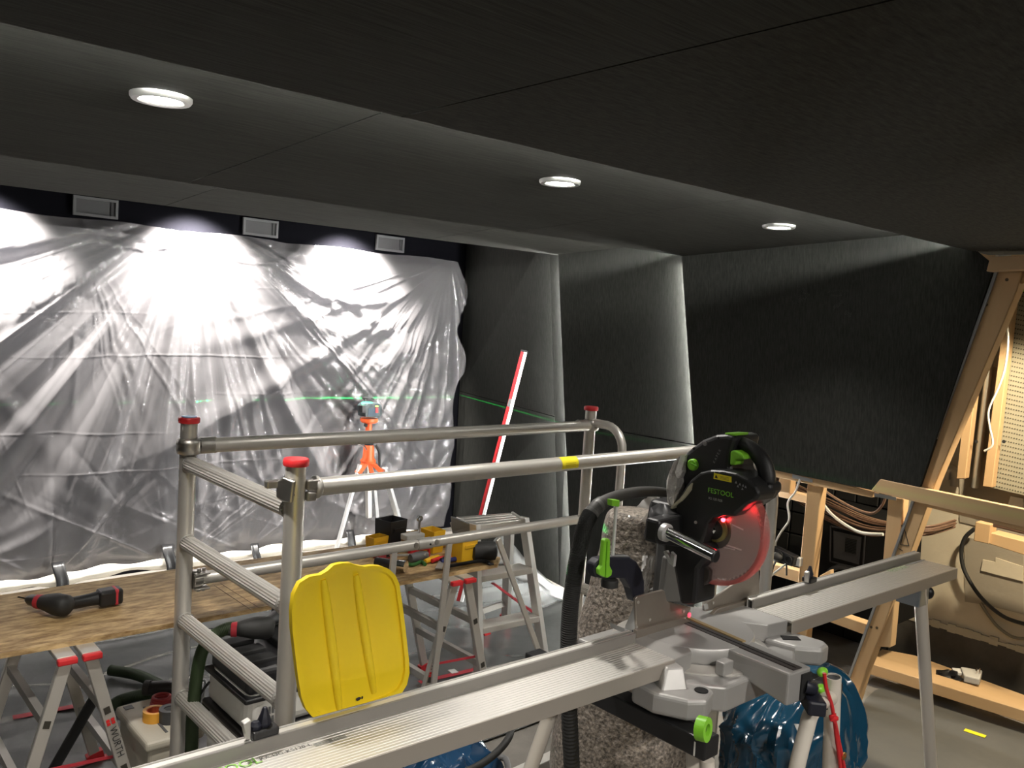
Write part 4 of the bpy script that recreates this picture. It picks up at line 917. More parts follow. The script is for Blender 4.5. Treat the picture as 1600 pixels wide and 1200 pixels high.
b = B(); b.blob(lidpt(560, 1092, .0035), (.006, .001, .0035), 8, 6, .6); b.blob(lidpt(566, 1090, .0035), (.002, .001, .003), 8, 6)
obj('ink_smudge', b, INK, LT)
# ================================================================== SAW EXTENSIONS
HT = .90
def ry(x): return 1.332-.0225*(x-.77)        # line of the fence foot
def rfy(x): return 1.217-.027*(x-.74)        # front edge of the plates
def extension(name, lab, x0, x1, side):
    t = thing(name, lab, 'saw extension', ((x0+x1)/2, 1.25, HT-.05))
    q = lambda x, y, z: V(x, y, z)
    # ribbed plate
    n = 13; b = B()
    prof = []
    for i in range(n):
        k0, k1 = i/n, (i+1)/n
        for x in (): pass
    vs0 = []; vs1 = []
    for i in range(n):
        for kk, dz in ((i/n+.004, -.0012), (i/n+.012, 0), ((i+1)/n-.008, 0), ((i+1)/n-.001, -.0012)):
            vs0.append(V(x0, rfy(x0)+(ry(x0)-rfy(x0))*kk, HT+dz)); vs1.append(V(x1, rfy(x1)+(ry(x1)-rfy(x1))*kk, HT+dz))
    m_ = len(vs0); lo0 = [V(x0, ry(x0), HT-.006), V(x0, rfy(x0), HT-.006)]; lo1 = [V(x1, ry(x1), HT-.006), V(x1, rfy(x1), HT-.006)]
    k = m_+2; b.add(vs0+lo0+vs1+lo1, [tuple(range(k))[::-1], tuple(range(k, 2*k))]+[(i, (i+1) % k, k+(i+1) % k, k+i) for i in range(k)])
    pl = obj('plate', b, PLATE, t)
    f = lambda fn, dy, z0, z1, mt, nm, w=.004, par=t: obj(nm, B().hexa([q(x0, fn(x0)+dy, z0), q(x1, fn(x1)+dy, z0), q(x1, fn(x1)+dy+w, z0), q(x0, fn(x0)+dy+w, z0)], [q(x0, fn(x0)+dy, z1), q(x1, fn(x1)+dy, z1), q(x1, fn(x1)+dy+w, z1), q(x0, fn(x0)+dy+w, z1)]), mt, par, bevel=.001, seg=1)
    f(rfy, -.004, HT-.038, HT, mat('profile_side', (.46, .42, .37), .5, .6), 'front_skirt')
    f(ry, -.001, HT-.036, HT+.024, mat('profile_fence', (.27, .255, .235), .5, .5), 'fence_wall', .006)
    f(ry, .005, HT+.018, HT+.024, PLATE, 'fence_top', .014)
    f(ry, .019, HT-.036, HT+.026, ALU_D, 'fence_back', .004)
    f(rfy, .03, HT-.05, HT-.03, ALU_D, 'stiffener', .05)
    return t, pl
XL0, XL1, XR0, XR1 = .25, 1.628, 2.128, 3.172
el, pll = extension('saw_extension', 'long pale aluminium extension rail left of the mitre saw', XL0, XL1, -1)
er, plr = extension('saw_extension', 'aluminium extension rail right of the saw on a single leg', XR0, XR1, 1)
xd = V(1, -.025, 0); yd = V(.025, 1, 0)
text('lettering', 'FESTOOL', .030, OZ(352, 1203, HT+.001), xd, yd, mat('green_print', (.28, .62, .10), .5), el, 1.)
text('lettering', 'KA-UG-KS120-L', .0135, OZ(447, 1175, HT+.001), xd, yd, INK, el, 1., spacing=1.05)
for (x, y), L_ in (((505, 1160), .035), ((527, 1154), .035)):
    p_ = OZ(x, y, HT+.0015); b = B()
    for k in range(3): b.bar(p_+V(-L_/2, .004-.004*k, 0), p_+V(L_/2, .004-.004*k, 0), .0018, .0006)
    obj('fine_print', b, INKG, el)
text('lettering', 'FESTOOL', .030, OZ(1404, 889, HT+.001), xd, yd, mat('green_print_dim', (.30, .42, .22), .5), er, 1.)
p_ = OZ(1428, 879, HT+.0015); b = B(); b.bar(p_+V(-.07, 0, 0), p_+V(.08, -.003, 0), .006, .0006); obj('fine_print', b, INKG, er)
# label notch and stop carriage on the left rail
def stop(px, py, lab, s):
    c = OZ(px, py, HT+.026); c.y = ry(c.x)+.012
    t = thing('flip_stop', lab, 'saw stop', c)
    obj('carriage', B().box(c.x-.026*s, c.x+.022*s, c.y-.014, c.y+.018, HT+.025, HT+.040), BLK, t, bevel=.003)
    obj('knob', B().lathe([(.010, 0), (.013, .010), (.008, .022), (.004, .034)], V(c.x+.002, c.y+.005, HT+.038), (0, 0, 1), 8), NAVYP, t, smooth=40)
    obj('knob', B().lathe([(.010, 0), (.011, .008), (.006, .014)], V(c.x-.016, c.y+.002, HT+.038), (0, 0, 1), 8), NAVYP, t, smooth=40)
    obj('flap', B().prism([V(c.x-.036*s, c.y-.010, HT+.028), V(c.x-.029*s, c.y-.010, HT+.028), V(c.x-.030*s, c.y-.010, HT+.064), V(c.x-.044*s, c.y-.010, HT+.060)], (0, .014, 0)), ALU_D, t, bevel=.002)
    return t
stop(412, 1146, 'black flip stop with grey flap clamped on the left saw rail', 1.)
stop(1282, 913, 'black flip stop clamped on the right saw rail', .8)
# leg of the right rail
lt = OY(1437, 915, 1.18); lb = OY(1455, 1205, 1.18); lb = lt+(lb-lt)*((lt.z-.02)/(lt.z-lb.z))
lg = obj('support_leg', B().tube(lt, lb, .021, 18), WTUBE, er, smooth=50)
obj('leg_foot', B().lathe([(.026, -.015), (.028, .02), (.022, .05)], lb, (0, 0, 1), 16), BLKR, lg, smooth=50)
obj('leg_bracket', B().box(lt.x-.035, lt.x+.035, 1.16, 1.24, .80, .862), ZINC, lg, bevel=.003)
obj('leg_knob', B().blob(lt+V(.05, -.01, -.03), (.016, .02, .022), 12, 8), BLK, lg, smooth=60)
# ================================================================== MITRE SAW
SX = 1.85
sw = thing('mitre_saw', 'black and silver sliding mitre saw with red-lit blade and green details', 'mitre saw', (SX, 1.3, HT-.1))
# base casting
SB = mat('saw_casting', (.42, .41, .395), .45, .5, .5, bump=(200, .05, one, .0006))
bs = obj('base', B().prism([V(1.63, 1.16, .79), V(1.70, 1.09, .79), V(2.00, 1.09, .79), V(2.10, 1.15, .79), V(2.12, 1.5, .79), V(1.62, 1.5, .79)], (0, 0, .062)), SB, sw, bevel=.006)
for sx, lab in ((-1, 'L'), (1, 'R')):
    xa = 1.622 if sx < 0 else 2.128
    xb = xa-sx*.085
    tw = [V(xa, 1.19, HT-.0005), V(xa, 1.333, HT-.0005), V(xb-sx*.03, 1.333, HT-.0005), V(xb-sx*.055, 1.27, HT-.0005), V(xb, 1.20, HT-.0005)]
    obj('table_wing', B().prism(tw, (0, 0, -.05)), SB, sw, bevel=.003)
    obj('wing_skirt', B().prism([V(xa, 1.20, .79), V(xa, 1.32, .79), V(xb, 1.32, .79), V(xb, 1.21, .79)], (0, 0, .062)), SB, sw)
    # rear table behind the fence line
    obj('rear_wing', B().prism([V(xa, 1.333, HT-.02), V(xa, 1.42, HT-.02), V(SX-sx*.0, 1.45, HT-.02), V(SX, 1.333, HT-.02)], (0, 0, -.07)), SB, sw)
# feet
fL = [(1.505, 1.10), (1.515, 1.20), (1.60, 1.215), (1.66, 1.17), (1.655, 1.085), (1.60, 1.045), (1.545, 1.06)]
fL = [(1.53, 1.17), (1.535, 1.24), (1.62, 1.25), (1.70, 1.20), (1.665, 1.10), (1.605, 1.075), (1.565, 1.10)]
ft_ = obj('foot', B().prism([V(x, y, .80) for x, y in fL], (0, 0, .05)), SB, sw, bevel=.01, seg=3)
obj('foot_tower', B().hexa([V(1.55, 1.165, .84), V(1.615, 1.135, .84), V(1.645, 1.21, .84), V(1.59, 1.24, .84)], [V(1.585, 1.18, .893), V(1.625, 1.16, .893), V(1.64, 1.21, .893), V(1.60, 1.23, .893)]), SB, sw, bevel=.005)
obj('foot_hole', B().lathe([(.016, 0), (.016, .002)], V(1.635, 1.115, .8505), (0, 0, 1), 18), HOLE, ft_)
fR = [(2.03, 1.20), (2.13, 1.235), (2.155, 1.16), (2.165, 1.10), (2.145, 1.075), (2.10, 1.07), (2.05, 1.12)]
fr2 = obj('foot', B().prism([V(x, y, .815) for x, y in fR], (0, 0, .05)), SB, sw, bevel=.01, seg=3)
obj('foot_hole', B().prism([V(2.065, 1.165, .8655), V(2.085, 1.185, .8655), V(2.12, 1.155, .8655), V(2.105, 1.135, .8655)], (0, 0, .0015)), HOLE, fr2)
# turntable with arm and slot
tt = obj('turntable', B().lathe([(.160, .853), (.163, .86), (.163, HT-.004), (.160, HT)], V(SX, 1.31, 0), (0, 0, 1), 64), SB, sw, smooth=40)
obj('scale_ring', B().lathe([(.205, .845), (.205, .856), (.165, .862)], V(SX, 1.31, 0), (0, 0, 1), 64, False), mat('scale_silver', (.6, .58, .54), .35, .6), sw, smooth=40)
obj('scale_gap', B().lathe([(.166, .853), (.166, .862)], V(SX, 1.31, 0), (0, 0, 1), 64, False), HOLE, sw)
sd = V(.08, 1, 0).normalized(); sn = V(1, -.08, 0).normalized(); c0 = V(1.835, .985, 0)
ar = lambda u, v, z: c0+sd*u+sn*v+V(0, 0, z)
obj('mitre_arm', B().hexa([ar(0, -.042, .820), ar(0, .045, .820), ar(.22, .05, .86), ar(.22, -.05, .86)], [ar(0, -.042, HT-.001), ar(0, .045, HT-.001), ar(.30, .06, HT-.001), ar(.30, -.06, HT-.001)]), SB, sw, bevel=.005)
obj('arm_end_channel', B().hexa([ar(-.004, .006, .826), ar(-.004, .044, .826), ar(.0, .044, .826), ar(.0, .006, .826)], [ar(-.004, .006, HT-.012), ar(-.004, .044, HT-.012), ar(.0, .044, HT-.012), ar(.0, .006, HT-.012)]), BLKM, sw)
ins_ = obj('slot_insert', B().hexa([ar(.006, -.016, HT-.003), ar(.006, .016, HT-.003), ar(.40, .016, HT-.003), ar(.40, -.016, HT-.003)], [ar(.006, -.016, HT+.0012), ar(.006, .016, HT+.0012), ar(.40, .016, HT+.0012), ar(.40, -.016, HT+.0012)]), mat('slot_insert', (.035, .028, .026), .5), sw)
obj('saw_slot', B().hexa([ar(.012, -.002, HT+.001), ar(.012, .002, HT+.001), ar(.395, .002, HT+.001), ar(.395, -.002, HT+.001)], [ar(.012, -.002, HT+.0016), ar(.012, .002, HT+.0016), ar(.395, .002, HT+.0016), ar(.395, -.002, HT+.0016)]), HOLE, ins_)
obj('wood_splint', B().hexa([ar(.18, .017, HT), ar(.18, .030, HT), ar(.37, .034, HT), ar(.37, .020, HT)], [ar(.18, .017, HT+.003), ar(.18, .030, HT+.003), ar(.37, .034, HT+.004), ar(.37, .020, HT+.004)]), mat('splint', (.36, .26, .12), .7), ins_)
obj('arm_pointer', B().box(1.735, 1.775, 1.125, 1.15, .855, .888), SB, sw, bevel=.003)
obj('grip_handle', B().path([ar(-.002, .025, .855), ar(-.012, .035, .852), ar(.0, .055, .846)], [.016, .016, .016], 10), NAVYP, sw, smooth=60)
obj('front_handle', B().hexa([ar(-.03, .0, .80), ar(.05, .07, .80), ar(.02, .10, .80), ar(-.06, .03, .80)], [ar(-.03, .0, .836), ar(.05, .07, .836), ar(.02, .10, .836), ar(-.06, .03, .836)]), NAVYP, sw, bevel=.006)
# fences
yf = 1.330
fp = lambda pts, dy=0: [OY(x, y, yf+dy) for x, y in pts]
fc = obj('fence', B().prism(fp([(995, 985), (1068, 965), (1087, 975.5), (997, 1004)]), (0, .012, 0)), FENCE, sw, bevel=.001, seg=1)
fu = obj('tall_fence', B().prism(fp([(992.7, 936), (996, 932), (1036, 922), (1039, 924), (1043, 940.5), (1080, 949), (1077, 963), (1068, 965), (995, 985)], .012), (0, .008, 0)), FENCE, sw, bevel=.0015, seg=1)
obj('fence_rib', B().prism([OY(993, 940, yf+.02), OY(995, 985, yf+.02), OY(977, 983, yf+.08), OY(977, 978, yf+.08)], (.006, 0, 0)), SILVER, fu)
obj('fence_foot', B().prism([OY(976, 982, yf+.03), OY(992, 990, yf+.03), OY(992, 994, yf+.03), OY(977, 990, yf+.03)], (0, .05, 0)), SILVER, fu)
for x, y in ((1015, 968), (997, 941), (1068, 955), (1077, 956), (994.5, 980)):
    obj('fence_screw', B().lathe([(.004, 0), (.004, -.002)], OY(x, y, yf+.011), (0, 1, 0), 10), ALU, fu)
fu2 = obj('tall_fence', B().prism(fp([(1186, 887), (1183, 888), (1101, 945), (1101, 955), (1106, 955), (1182, 937), (1187, 935)], .012), (0, .008, 0)), FENCE, sw, bevel=.0015, seg=1)
obj('fence', B().prism(fp([(1123, 950.5), (1186, 934), (1186, 947), (1108, 967)]), (0, .012, 0)), FENCE, sw, bevel=.001, seg=1)
obj('fence_screw', B().lathe([(.004, 0), (.004, -.002)], OY(1114, 942, yf+.011), (0, 1, 0), 10), ALU, fu2)
obj('fence_clip', B().prism(fp([(1100, 946), (1106, 944), (1107, 951), (1101, 953)], .008), (0, .006, 0)), SILVER, fu2)
# tilt column behind the table
gc = mat('column_grey', (.10, .10, .10), .5)
obj('column', B().hexa([V(1.95, 1.44, .80), V(2.06, 1.44, .80), V(2.06, 1.53, .80), V(1.95, 1.53, .80)], [V(1.94, 1.45, 1.12), V(2.03, 1.45, 1.12), V(2.03, 1.52, 1.12), V(1.94, 1.52, 1.12)]), gc, sw, bevel=.012)
obj('column_face', B().prism([OY(x, y, 1.44) for x, y in ((1043, 872), (1050, 868), (1066, 920), (1062, 942), (1035, 940))], (0, .02, 0)), mat('smoke_grey', (.16, .155, .145), .5), sw, bevel=.004)
# slide rods
for x, z0, z1, ya, yb in ((1.72, 1.143, 1.150, 1.166, 1.335), (1.96, 1.143, 1.165, 1.30, 1.50)):
    rd = obj('slide_rod', B().tube(V(x, ya, z0), V(x, yb, z1+.02), .0155, 20), CHROME, sw, smooth=50)
    obj('rod_cap', B().lathe([(.0155, .0), (.0155, -.004), (.012, -.006)], V(x, ya, z0), (0, 1, .04), 18), BLK, rd)
    obj('rod_collar', B().lathe([(.018, 0), (.023, .002), (.023, .016), (.018, .018)], V(x, ya+.142, z0+.022), (0, 1, .04), 20), SILVER, rd, smooth=40)
obj('slide_carriage', B().hexa([V(1.80, 1.35, 1.10), V(1.99, 1.35, 1.10), V(1.99, 1.46, 1.10), V(1.80, 1.46, 1.10)], [V(1.82, 1.35, 1.215), V(1.97, 1.35, 1.215), V(1.97, 1.46, 1.215), V(1.82, 1.46, 1.215)]), BLK, sw, bevel=.015, seg=3)
obj('rod_bracket', B().hexa([V(1.70, 1.325, 1.135), V(1.82, 1.325, 1.11), V(1.82, 1.37, 1.11), V(1.70, 1.37, 1.135)], [V(1.70, 1.325, 1.195), V(1.82, 1.325, 1.20), V(1.82, 1.37, 1.20), V(1.70, 1.37, 1.195)]), BLK, sw, bevel=.008)
# head: gear cover in front, motor arc behind, D-handle
xh = 1.800
hd = lambda pts, x=xh: [OX(a, c, x) for a, c in pts]
cov = obj('blade_cover', B().prism(hd([(1055, 790), (1064, 770), (1078, 750), (1093, 738), (1110, 734), (1130, 735), (1150, 739), (1168, 748), (1180, 760), (1186, 772), (1180, 783), (1166, 790), (1155, 800), (1146, 807), (1128, 806), (1113, 810), (1106, 818), (1102, 835), (1097, 848), (1085, 855), (1072, 850), (1062, 838), (1055, 815)]), (.085, 0, 0)), mat('saw_black', (.014, .014, .014), .38), sw, bevel=.008, seg=3)
mot = obj('motor_body', B().prism(hd([(1048, 790), (1045, 770), (1049, 745), (1060, 720), (1075, 703), (1095, 688), (1118, 679), (1136, 678), (1149, 682), (1142, 705), (1138, 735), (1150, 745), (1180, 765), (1165, 790), (1100, 830), (1060, 815)], 1.835), (.12, 0, 0)), mat('saw_black2', (.016, .016, .017), .42), sw, bevel=.012, seg=3)
hp_ = smoothpath(hd([(1146, 690), (1160, 694), (1176, 703), (1190, 718), (1197, 735), (1199, 752), (1194, 766), (1182, 775), (1168, 778)], 1.875), 6)
obj('d_handle', B().path(hp_, [.017+.004*math.sin(PI*i/(len(hp_)-1)) for i in range(len(hp_))], 14), mat('handle_black', (.012, .012, .012), .5), sw, smooth=80)
obj('handle_root', B().prism(hd([(1168, 760), (1188, 752), (1204, 755), (1203, 768), (1194, 781), (1178, 790), (1160, 790)], 1.85), (.06, 0, 0)), BLK, sw, bevel=.012, seg=3)
obj('lock_button', B().prism(hd([(1132, 676), (1149, 677), (1148, 681), (1133, 680)], 1.84), (.06, 0, 0)), GRN, sw, bevel=.002)
obj('speed_dial', B().lathe([(.0155, 0), (.0155, -.007), (.012, -.010), (0, -.010)], OX(1084, 726, 1.833), (1, 0, 0), 26), GRN, sw, smooth=40)
obj('dial_notch', B().bar(OX(1079, 724, 1.821), OX(1089, 729, 1.821), .0025, .003, (1, 0, 0)), mat('dark_lime', (.10, .30, .02), .5), sw)
obj('trigger', B().prism(hd([(1141, 705), (1147, 703), (1160, 710), (1163, 718), (1150, 719), (1148, 727), (1140, 727)], 1.83), (.04, 0, 0)), GRN, sw, bevel=.004)
wl_ = obj('warning_label', B().prism(hd([(1116, 739), (1143, 745), (1143, 754), (1115, 748)], 1.7992), (-.0006, 0, 0)), STICK, sw)
b = B(); T = hd([(1119, 741.5), (1116.8, 746.5), (1121.5, 747.5)], 1.798); b.prism(T, (-.0004, 0, 0))
obj('warning_sign', b, INK, wl_)
b = B()
for k in range(3): b.bar(OX(1125, 744+k*1.9, 1.798), OX(1139, 747+k*1.9, 1.798), .0012, .0005, (1, 0, 0))
obj('warning_print', b, mat('label_ink', (.35, .27, .02), .6), wl_)
xd2 = (OX(1142, 776, xh)-OX(1110, 769, xh)); yd2 = (OX(1126, 768, xh)-OX(1126, 778, xh))
xd2 = V(0, xd2.y, xd2.z); yd2 = V(0, yd2.y, yd2.z)
text('lettering', 'FESTOOL', .0175, OX(1126, 770, xh-.0006), xd2, yd2, mat('lime_print', (.22, .62, .05), .5), sw, 1.05)
text('lettering', 'KS 120 REB', .0085, OX(1118, 780.5, xh-.0006), xd2, yd2, mat('pale_print', (.5, .5, .48), .5), sw, 1.)
xk = OX(1127, 700, 1.835)-OX(1114, 727, 1.835); yk = OX(1117, 711, 1.835)-OX(1125, 716, 1.835)
text('lettering', 'KAPEX', .010, OX(1120.5, 713, 1.8345), xk, yk, mat('dim_print', (.30, .30, .29), .5), sw, .9, spacing=1.7)
b = B()
for x, y in ((1150, 754), (1156, 757), (1161, 759), (1153, 760), (1160, 764), (1165, 761)):
    q_ = OX(x, y, xh-.0008); b.prism([q_+V(0, .003, -.002), q_+V(0, -.003, -.002), q_+V(0, 0, .004)], (-.0004, 0, 0))
obj('safety_symbols', b, mat('symbol_grey', (.25, .25, .26), .5), sw)
b = B()
for x, y, r_ in ((1084.5, 701, .0035), (1123, 684, .003)): b.lathe([(r_, 0), (r_, -.002)], OX(x, y, 1.8345), (1, 0, 0), 10)
obj('screw_recess', b, HOLE, sw)
obj('screw_boss', B().lathe([(.006, 0), (.006, -.003), (.003, -.003)], OX(1102, 693, 1.8345), (1, 0, 0), 14), mat('boss_grey', (.18, .18, .18), .5), sw)
obj('cover_screw', B().lathe([(.004, 0), (.004, -.003)], OX(1087.5, 816, xh-.001), (1, 0, 0), 10), ALU, sw)
# spindle, blade, clear guard
bc = OX(1121, 826, 1.852)
teeth = 60; pr = []
for i in range(teeth):
    a0 = 2*PI*i/teeth; pr += [(a0, .126), (a0+.03, .131), (a0+.045, .131), (a0+.06, .1265)]
obj('blade', B().prism([bc+V(0, r_*math.cos(a_), r_*math.sin(a_)) for a_, r_ in pr], (.0022, 0, 0)), BLADE, sw)
obj('flange', B().lathe([(.030, 0), (.034, -.004), (.034, -.010), (.026, -.014), (.022, -.014)], bc, (1, 0, 0), 30), mat('flange_olive', (.30, .26, .10), .4, .7), sw, smooth=40)
obj('flange_disc', B().lathe([(.026, -.0135), (.026, -.016), (0, -.016)], bc, (1, 0, 0), 26), mat('flange_dark', (.05, .05, .045), .4, .6), sw)
obj('spindle_bolt', B().lathe([(.010, -.016), (.010, -.022), (.005, -.024)], bc, (1, 0, 0), 6), CHROME, sw)
# swinging guard: clear cheeks and ribbed rim, laser red painted into both
ga = [math.radians(a_) for a_ in range(-150, 76, 5)]
R_ = .140
ck = [V(0, -math.cos(a_)*-R_*-1, math.sin(a_)*R_) for a_ in ga]
# angle measured in the (toward viewer, up) plane
gp = [V(0, -R_*math.cos(a_), R_*math.sin(a_)) for a_ in ga]
inner = [V(0, -.05*math.cos(a_), .05*math.sin(a_)) for a_ in reversed(ga)]
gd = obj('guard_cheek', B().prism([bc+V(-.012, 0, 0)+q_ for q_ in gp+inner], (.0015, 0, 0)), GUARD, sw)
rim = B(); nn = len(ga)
GR = mat('guard_rim', (.80, .20, .18), .25, 0, .5, alpha=.42)  # rim reddened by colour to stand for laser light
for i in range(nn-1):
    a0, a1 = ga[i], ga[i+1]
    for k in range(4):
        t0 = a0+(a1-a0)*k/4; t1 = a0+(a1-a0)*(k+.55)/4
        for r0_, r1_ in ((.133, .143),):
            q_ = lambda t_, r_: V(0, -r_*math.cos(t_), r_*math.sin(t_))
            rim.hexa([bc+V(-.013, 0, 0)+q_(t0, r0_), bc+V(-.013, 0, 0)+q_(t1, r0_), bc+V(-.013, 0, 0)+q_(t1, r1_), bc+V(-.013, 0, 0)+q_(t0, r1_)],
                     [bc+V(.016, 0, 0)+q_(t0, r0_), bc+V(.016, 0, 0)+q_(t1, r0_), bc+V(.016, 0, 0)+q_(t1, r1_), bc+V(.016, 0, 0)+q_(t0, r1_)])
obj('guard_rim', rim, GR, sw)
rb_ = B(); b = B()
q_ = lambda t_, r_, dx=-.0125: bc+V(dx, -r_*math.cos(t_), r_*math.sin(t_))
b.bar(q_(math.radians(25), .055), q_(math.radians(12), .085), .003, .002, (1, 0, 0)); b.bar(q_(math.radians(-40), .05), q_(math.radians(-22), .09), .003, .002, (1, 0, 0)); b.bar(q_(math.radians(-52), .05), q_(math.radians(-30), .075), .002, .002, (1, 0, 0))
obj('guard_fold', b, mat('guard_white', (.9, .8, .78), .2, alpha=.6), sw)
# laser modules lighting the guard red
for q2 in (OX(1172, 786, 1.842), OX(1130, 812, 1.842)):
    obj('laser_module', B().blob(q2, (.006, .006, .006), 10, 8), mat('laser_red', (1, .05, .05), .3, emit=((1, .02, .03), 30)), sw, smooth=180)
point('laser_light', OX(1172, 795, 1.832), .10, (1, .03, .04), .025)
obj('laser_window', B().blob(OY(1077, 961, 1.325), (.006, .004, .007), 10, 8), mat('laser_red_dim', (1, .1, .12), .3, emit=((1, .05, .1), 2)), sw, smooth=180)
# levers and dust flap below the rods
obj('lock_lever', B().prism([OX(x, y, 1.76) for x, y in ((1036, 862), (1045, 880), (1052, 886), (1054, 868), (1048, 862), (1047, 874), (1041, 860))], (.01, 0, 0)), SILVER, sw, bevel=.001)
obj('dust_flap', B().prism([OX(x, y, 1.83) for x, y in ((1056, 872), (1078, 868), (1092, 874), (1110, 892), (1108, 908), (1095, 918), (1078, 916), (1070, 900))], (.03, 0, 0)), mat('smoked_rubber', (.05, .042, .038), .35), sw, bevel=.004)
obj('tilt_body', B().prism([OX(x, y, 1.80) for x, y in ((1034, 840), (1060, 836), (1100, 850), (1108, 868), (1090, 890), (1086, 945), (1062, 945), (1050, 880), (1036, 862))], (.09, 0, 0)), BLK, sw, bevel=.01)
obj('pivot_block', B().blob(OX(1040, 812, 1.80), (.04, .05, .04), 16, 10, .3, 4), BLK, sw, smooth=60)
# torn wrapping on the motor end
wp = [(1061, 712), (1054, 722), (1047, 738), (1040, 751), (1041, 766), (1044, 783), (1047, 794), (1053, 790), (1053, 772), (1057, 762), (1055, 748), (1059, 738), (1060, 726)]
wv_ = [OX(x, y, 1.80)+V(.02*noise.noise(Vector((x*.3, y*.2, 0))), 0, 0) for x, y in wp]
obj('torn_wrap', B().prism(wv_, (.06, 0, 0)), mat('torn_wrap', (.40, .375, .36), .6, 0, .5, bump=(60, .9, one, .01), var=(40, .5, one, (.62, .60, .57))), sw)
wp = [(1047, 794), (1053, 787), (1061, 780), (1068, 772), (1074, 762), (1080, 755), (1078, 766), (1072, 774), (1064, 783), (1056, 789), (1050, 795)]
obj('torn_wrap', B().prism([OX(x, y, 1.792) for x, y in wp], (.02, 0, 0)), mat('torn_pad', (.50, .46, .33), .8), sw)
# ================================================================== HOLD-DOWN CLAMP
yc = 1.372
cp = lambda pts, dy=0: [OY(x, y, yc+dy) for x, y in pts]
ct = thing('holddown_clamp', 'navy hold-down clamp with long lime green lever beside the saw fence', 'clamp', OY(1005, 940, yc))
obj('arm', B().prism(cp([(928, 893), (929, 882), (937, 874), (952, 871), (985, 871), (996, 878), (1004, 892), (1008, 908), (1008, 925), (1006, 941), (992, 941), (986, 920), (978, 906), (968, 904), (945, 905), (933, 903)]), (0, .03, 0)), NAVYP, ct, bevel=.006, seg=3)
obj('arm_plate', B().prism(cp([(954, 869), (984, 869), (987, 875), (953, 875)], .004), (0, .022, 0)), GREYP, ct, bevel=.001)
obj('spindle', B().tube(OY(963, 790, yc+.012), OY(957, 874, yc+.012), .0045, 14), mat('bright_rod', (.8, .8, .78), .4, .4), ct, smooth=50)
obj('cap', B().prism(cp([(957, 781), (969, 782), (968, 792), (957, 791)], .002), (0, .018, 0)), GRN, ct, bevel=.002)
obj('lever', B().prism(cp([(944, 845), (947, 842), (952, 842), (954, 846), (953, 884), (957, 892), (956, 899), (950, 903), (944, 902), (937, 898), (936, 890), (941, 884)], -.014), (0, .012, 0)), GRN, ct, bevel=.002)
obj('lever_ridge', B().bar(OY(949, 846, yc-.015), OY(946, 902, yc-.015), .003, .003, (0, 1, 0)), mat('lime_dark', (.15, .42, .02), .4), ct)
obj('pad', B().lathe([(.020, 0), (.022, -.004), (.022, -.018), (.017, -.02)], OY(953, 905, yc+.015), (0, 0, 1), 20), BLKR, ct, smooth=40)
obj('clamp_post', B().tube(OY(1000, 938, yc+.012), V(OY(1000, 938, yc).x, yc+.012, .79), .011, 12), NAVYP, ct)
# ================================================================== STAND under the saw
sn_ = thing('saw_stand', 'white tube saw stand with black cross bars and lime knobs', 'saw stand', (1.85, 1.3, 0))
for x, zz in ((1.575, .765), (2.085, .765)):
    br_ = obj('cross_bar', B().bar(V(x, 1.035, zz), V(x, 1.62, zz), .055, .048), BLK, sn_, bevel=.004)
    obj('bar_end_marks', B().bar(V(x-.0285, 1.06, zz+.012), V(x-.0285, 1.06, zz-.02), .004, .001, (1, 0, 0)), WHT, br_)
k1 = V(1.575, 1.035, .765); k1 = OY(1097, 1140, 1.02)
obj('clamp_knob', B().ring(k1+V(0, .01, 0), (.25, -1, .1), .013, .026, .022, 26), GRN, sn_, smooth=40)
obj('knob_core', B().lathe([(.012, 0), (.012, .016)], k1+V(0, .012, 0), (.25, -1, .1), 14), BLK, sn_)
for c_ in ((1285, 1050), (1282, 1076)):
    obj('clamp_lever', B().blob(OY(*c_, 1.01), (.018, .012, .012), 14, 10), GRN, sn_, smooth=60)
obj('lever_block', B().box(2.02, 2.09, 1.0, 1.06, .745, .80), BLK, sn_, bevel=.004)
for (a, c) in (((1.575, 1.50, .75), (1.46, 1.66, .02)), ((1.60, 1.10, .75), (1.56, .98, .02)), ((2.085, 1.5, .75), (2.22, 1.66, .02))):
    lg_ = obj('leg', B().tube(a, c, .019, 18), WTUBE, sn_, smooth=50)
    obj('leg_foot', B().blob(c, (.026, .026, .02), 12, 8), BLKR, lg_, smooth=60)
obj('leg', B().tube(V(1.60, 1.06, .72), V(1.64, 1.02, .02), .016, 16), WTUBE, sn_, smooth=50)
# transport handle: upright with an open top and a bent branch
h0 = OY(1302, 1057, 1.0); h1 = OY(1297, 1210, 1.0); h1 = h0+(h1-h0)*((h0.z-.02)/(h0.z-h1.z))
obj('upright_tube', B().lathe([(.017, 0), (.020, 0), (.020, (h1-h0).length), (.017, (h1-h0).length), (.017, 0)], h0, (h1-h0), 18, False), WTUBE, sn_, smooth=50)
obj('tube_plug', B().lathe([(.0165, .004), (.0165, .008)], h0, (h1-h0), 16), BLK, sn_)
bh = smoothpath([OY(1298, 1090, 1.0), OY(1288, 1094, .99), OY(1276, 1103, .985), OY(1266, 1118, .98), OY(1260, 1140, .98), OY(1252, 1170, .98), OY(1243, 1210, .98), OY(1228, 1300, .98)], 6)
obj('bent_tube', B().path(bh, .0185, 16), WTUBE, sn_, smooth=60)
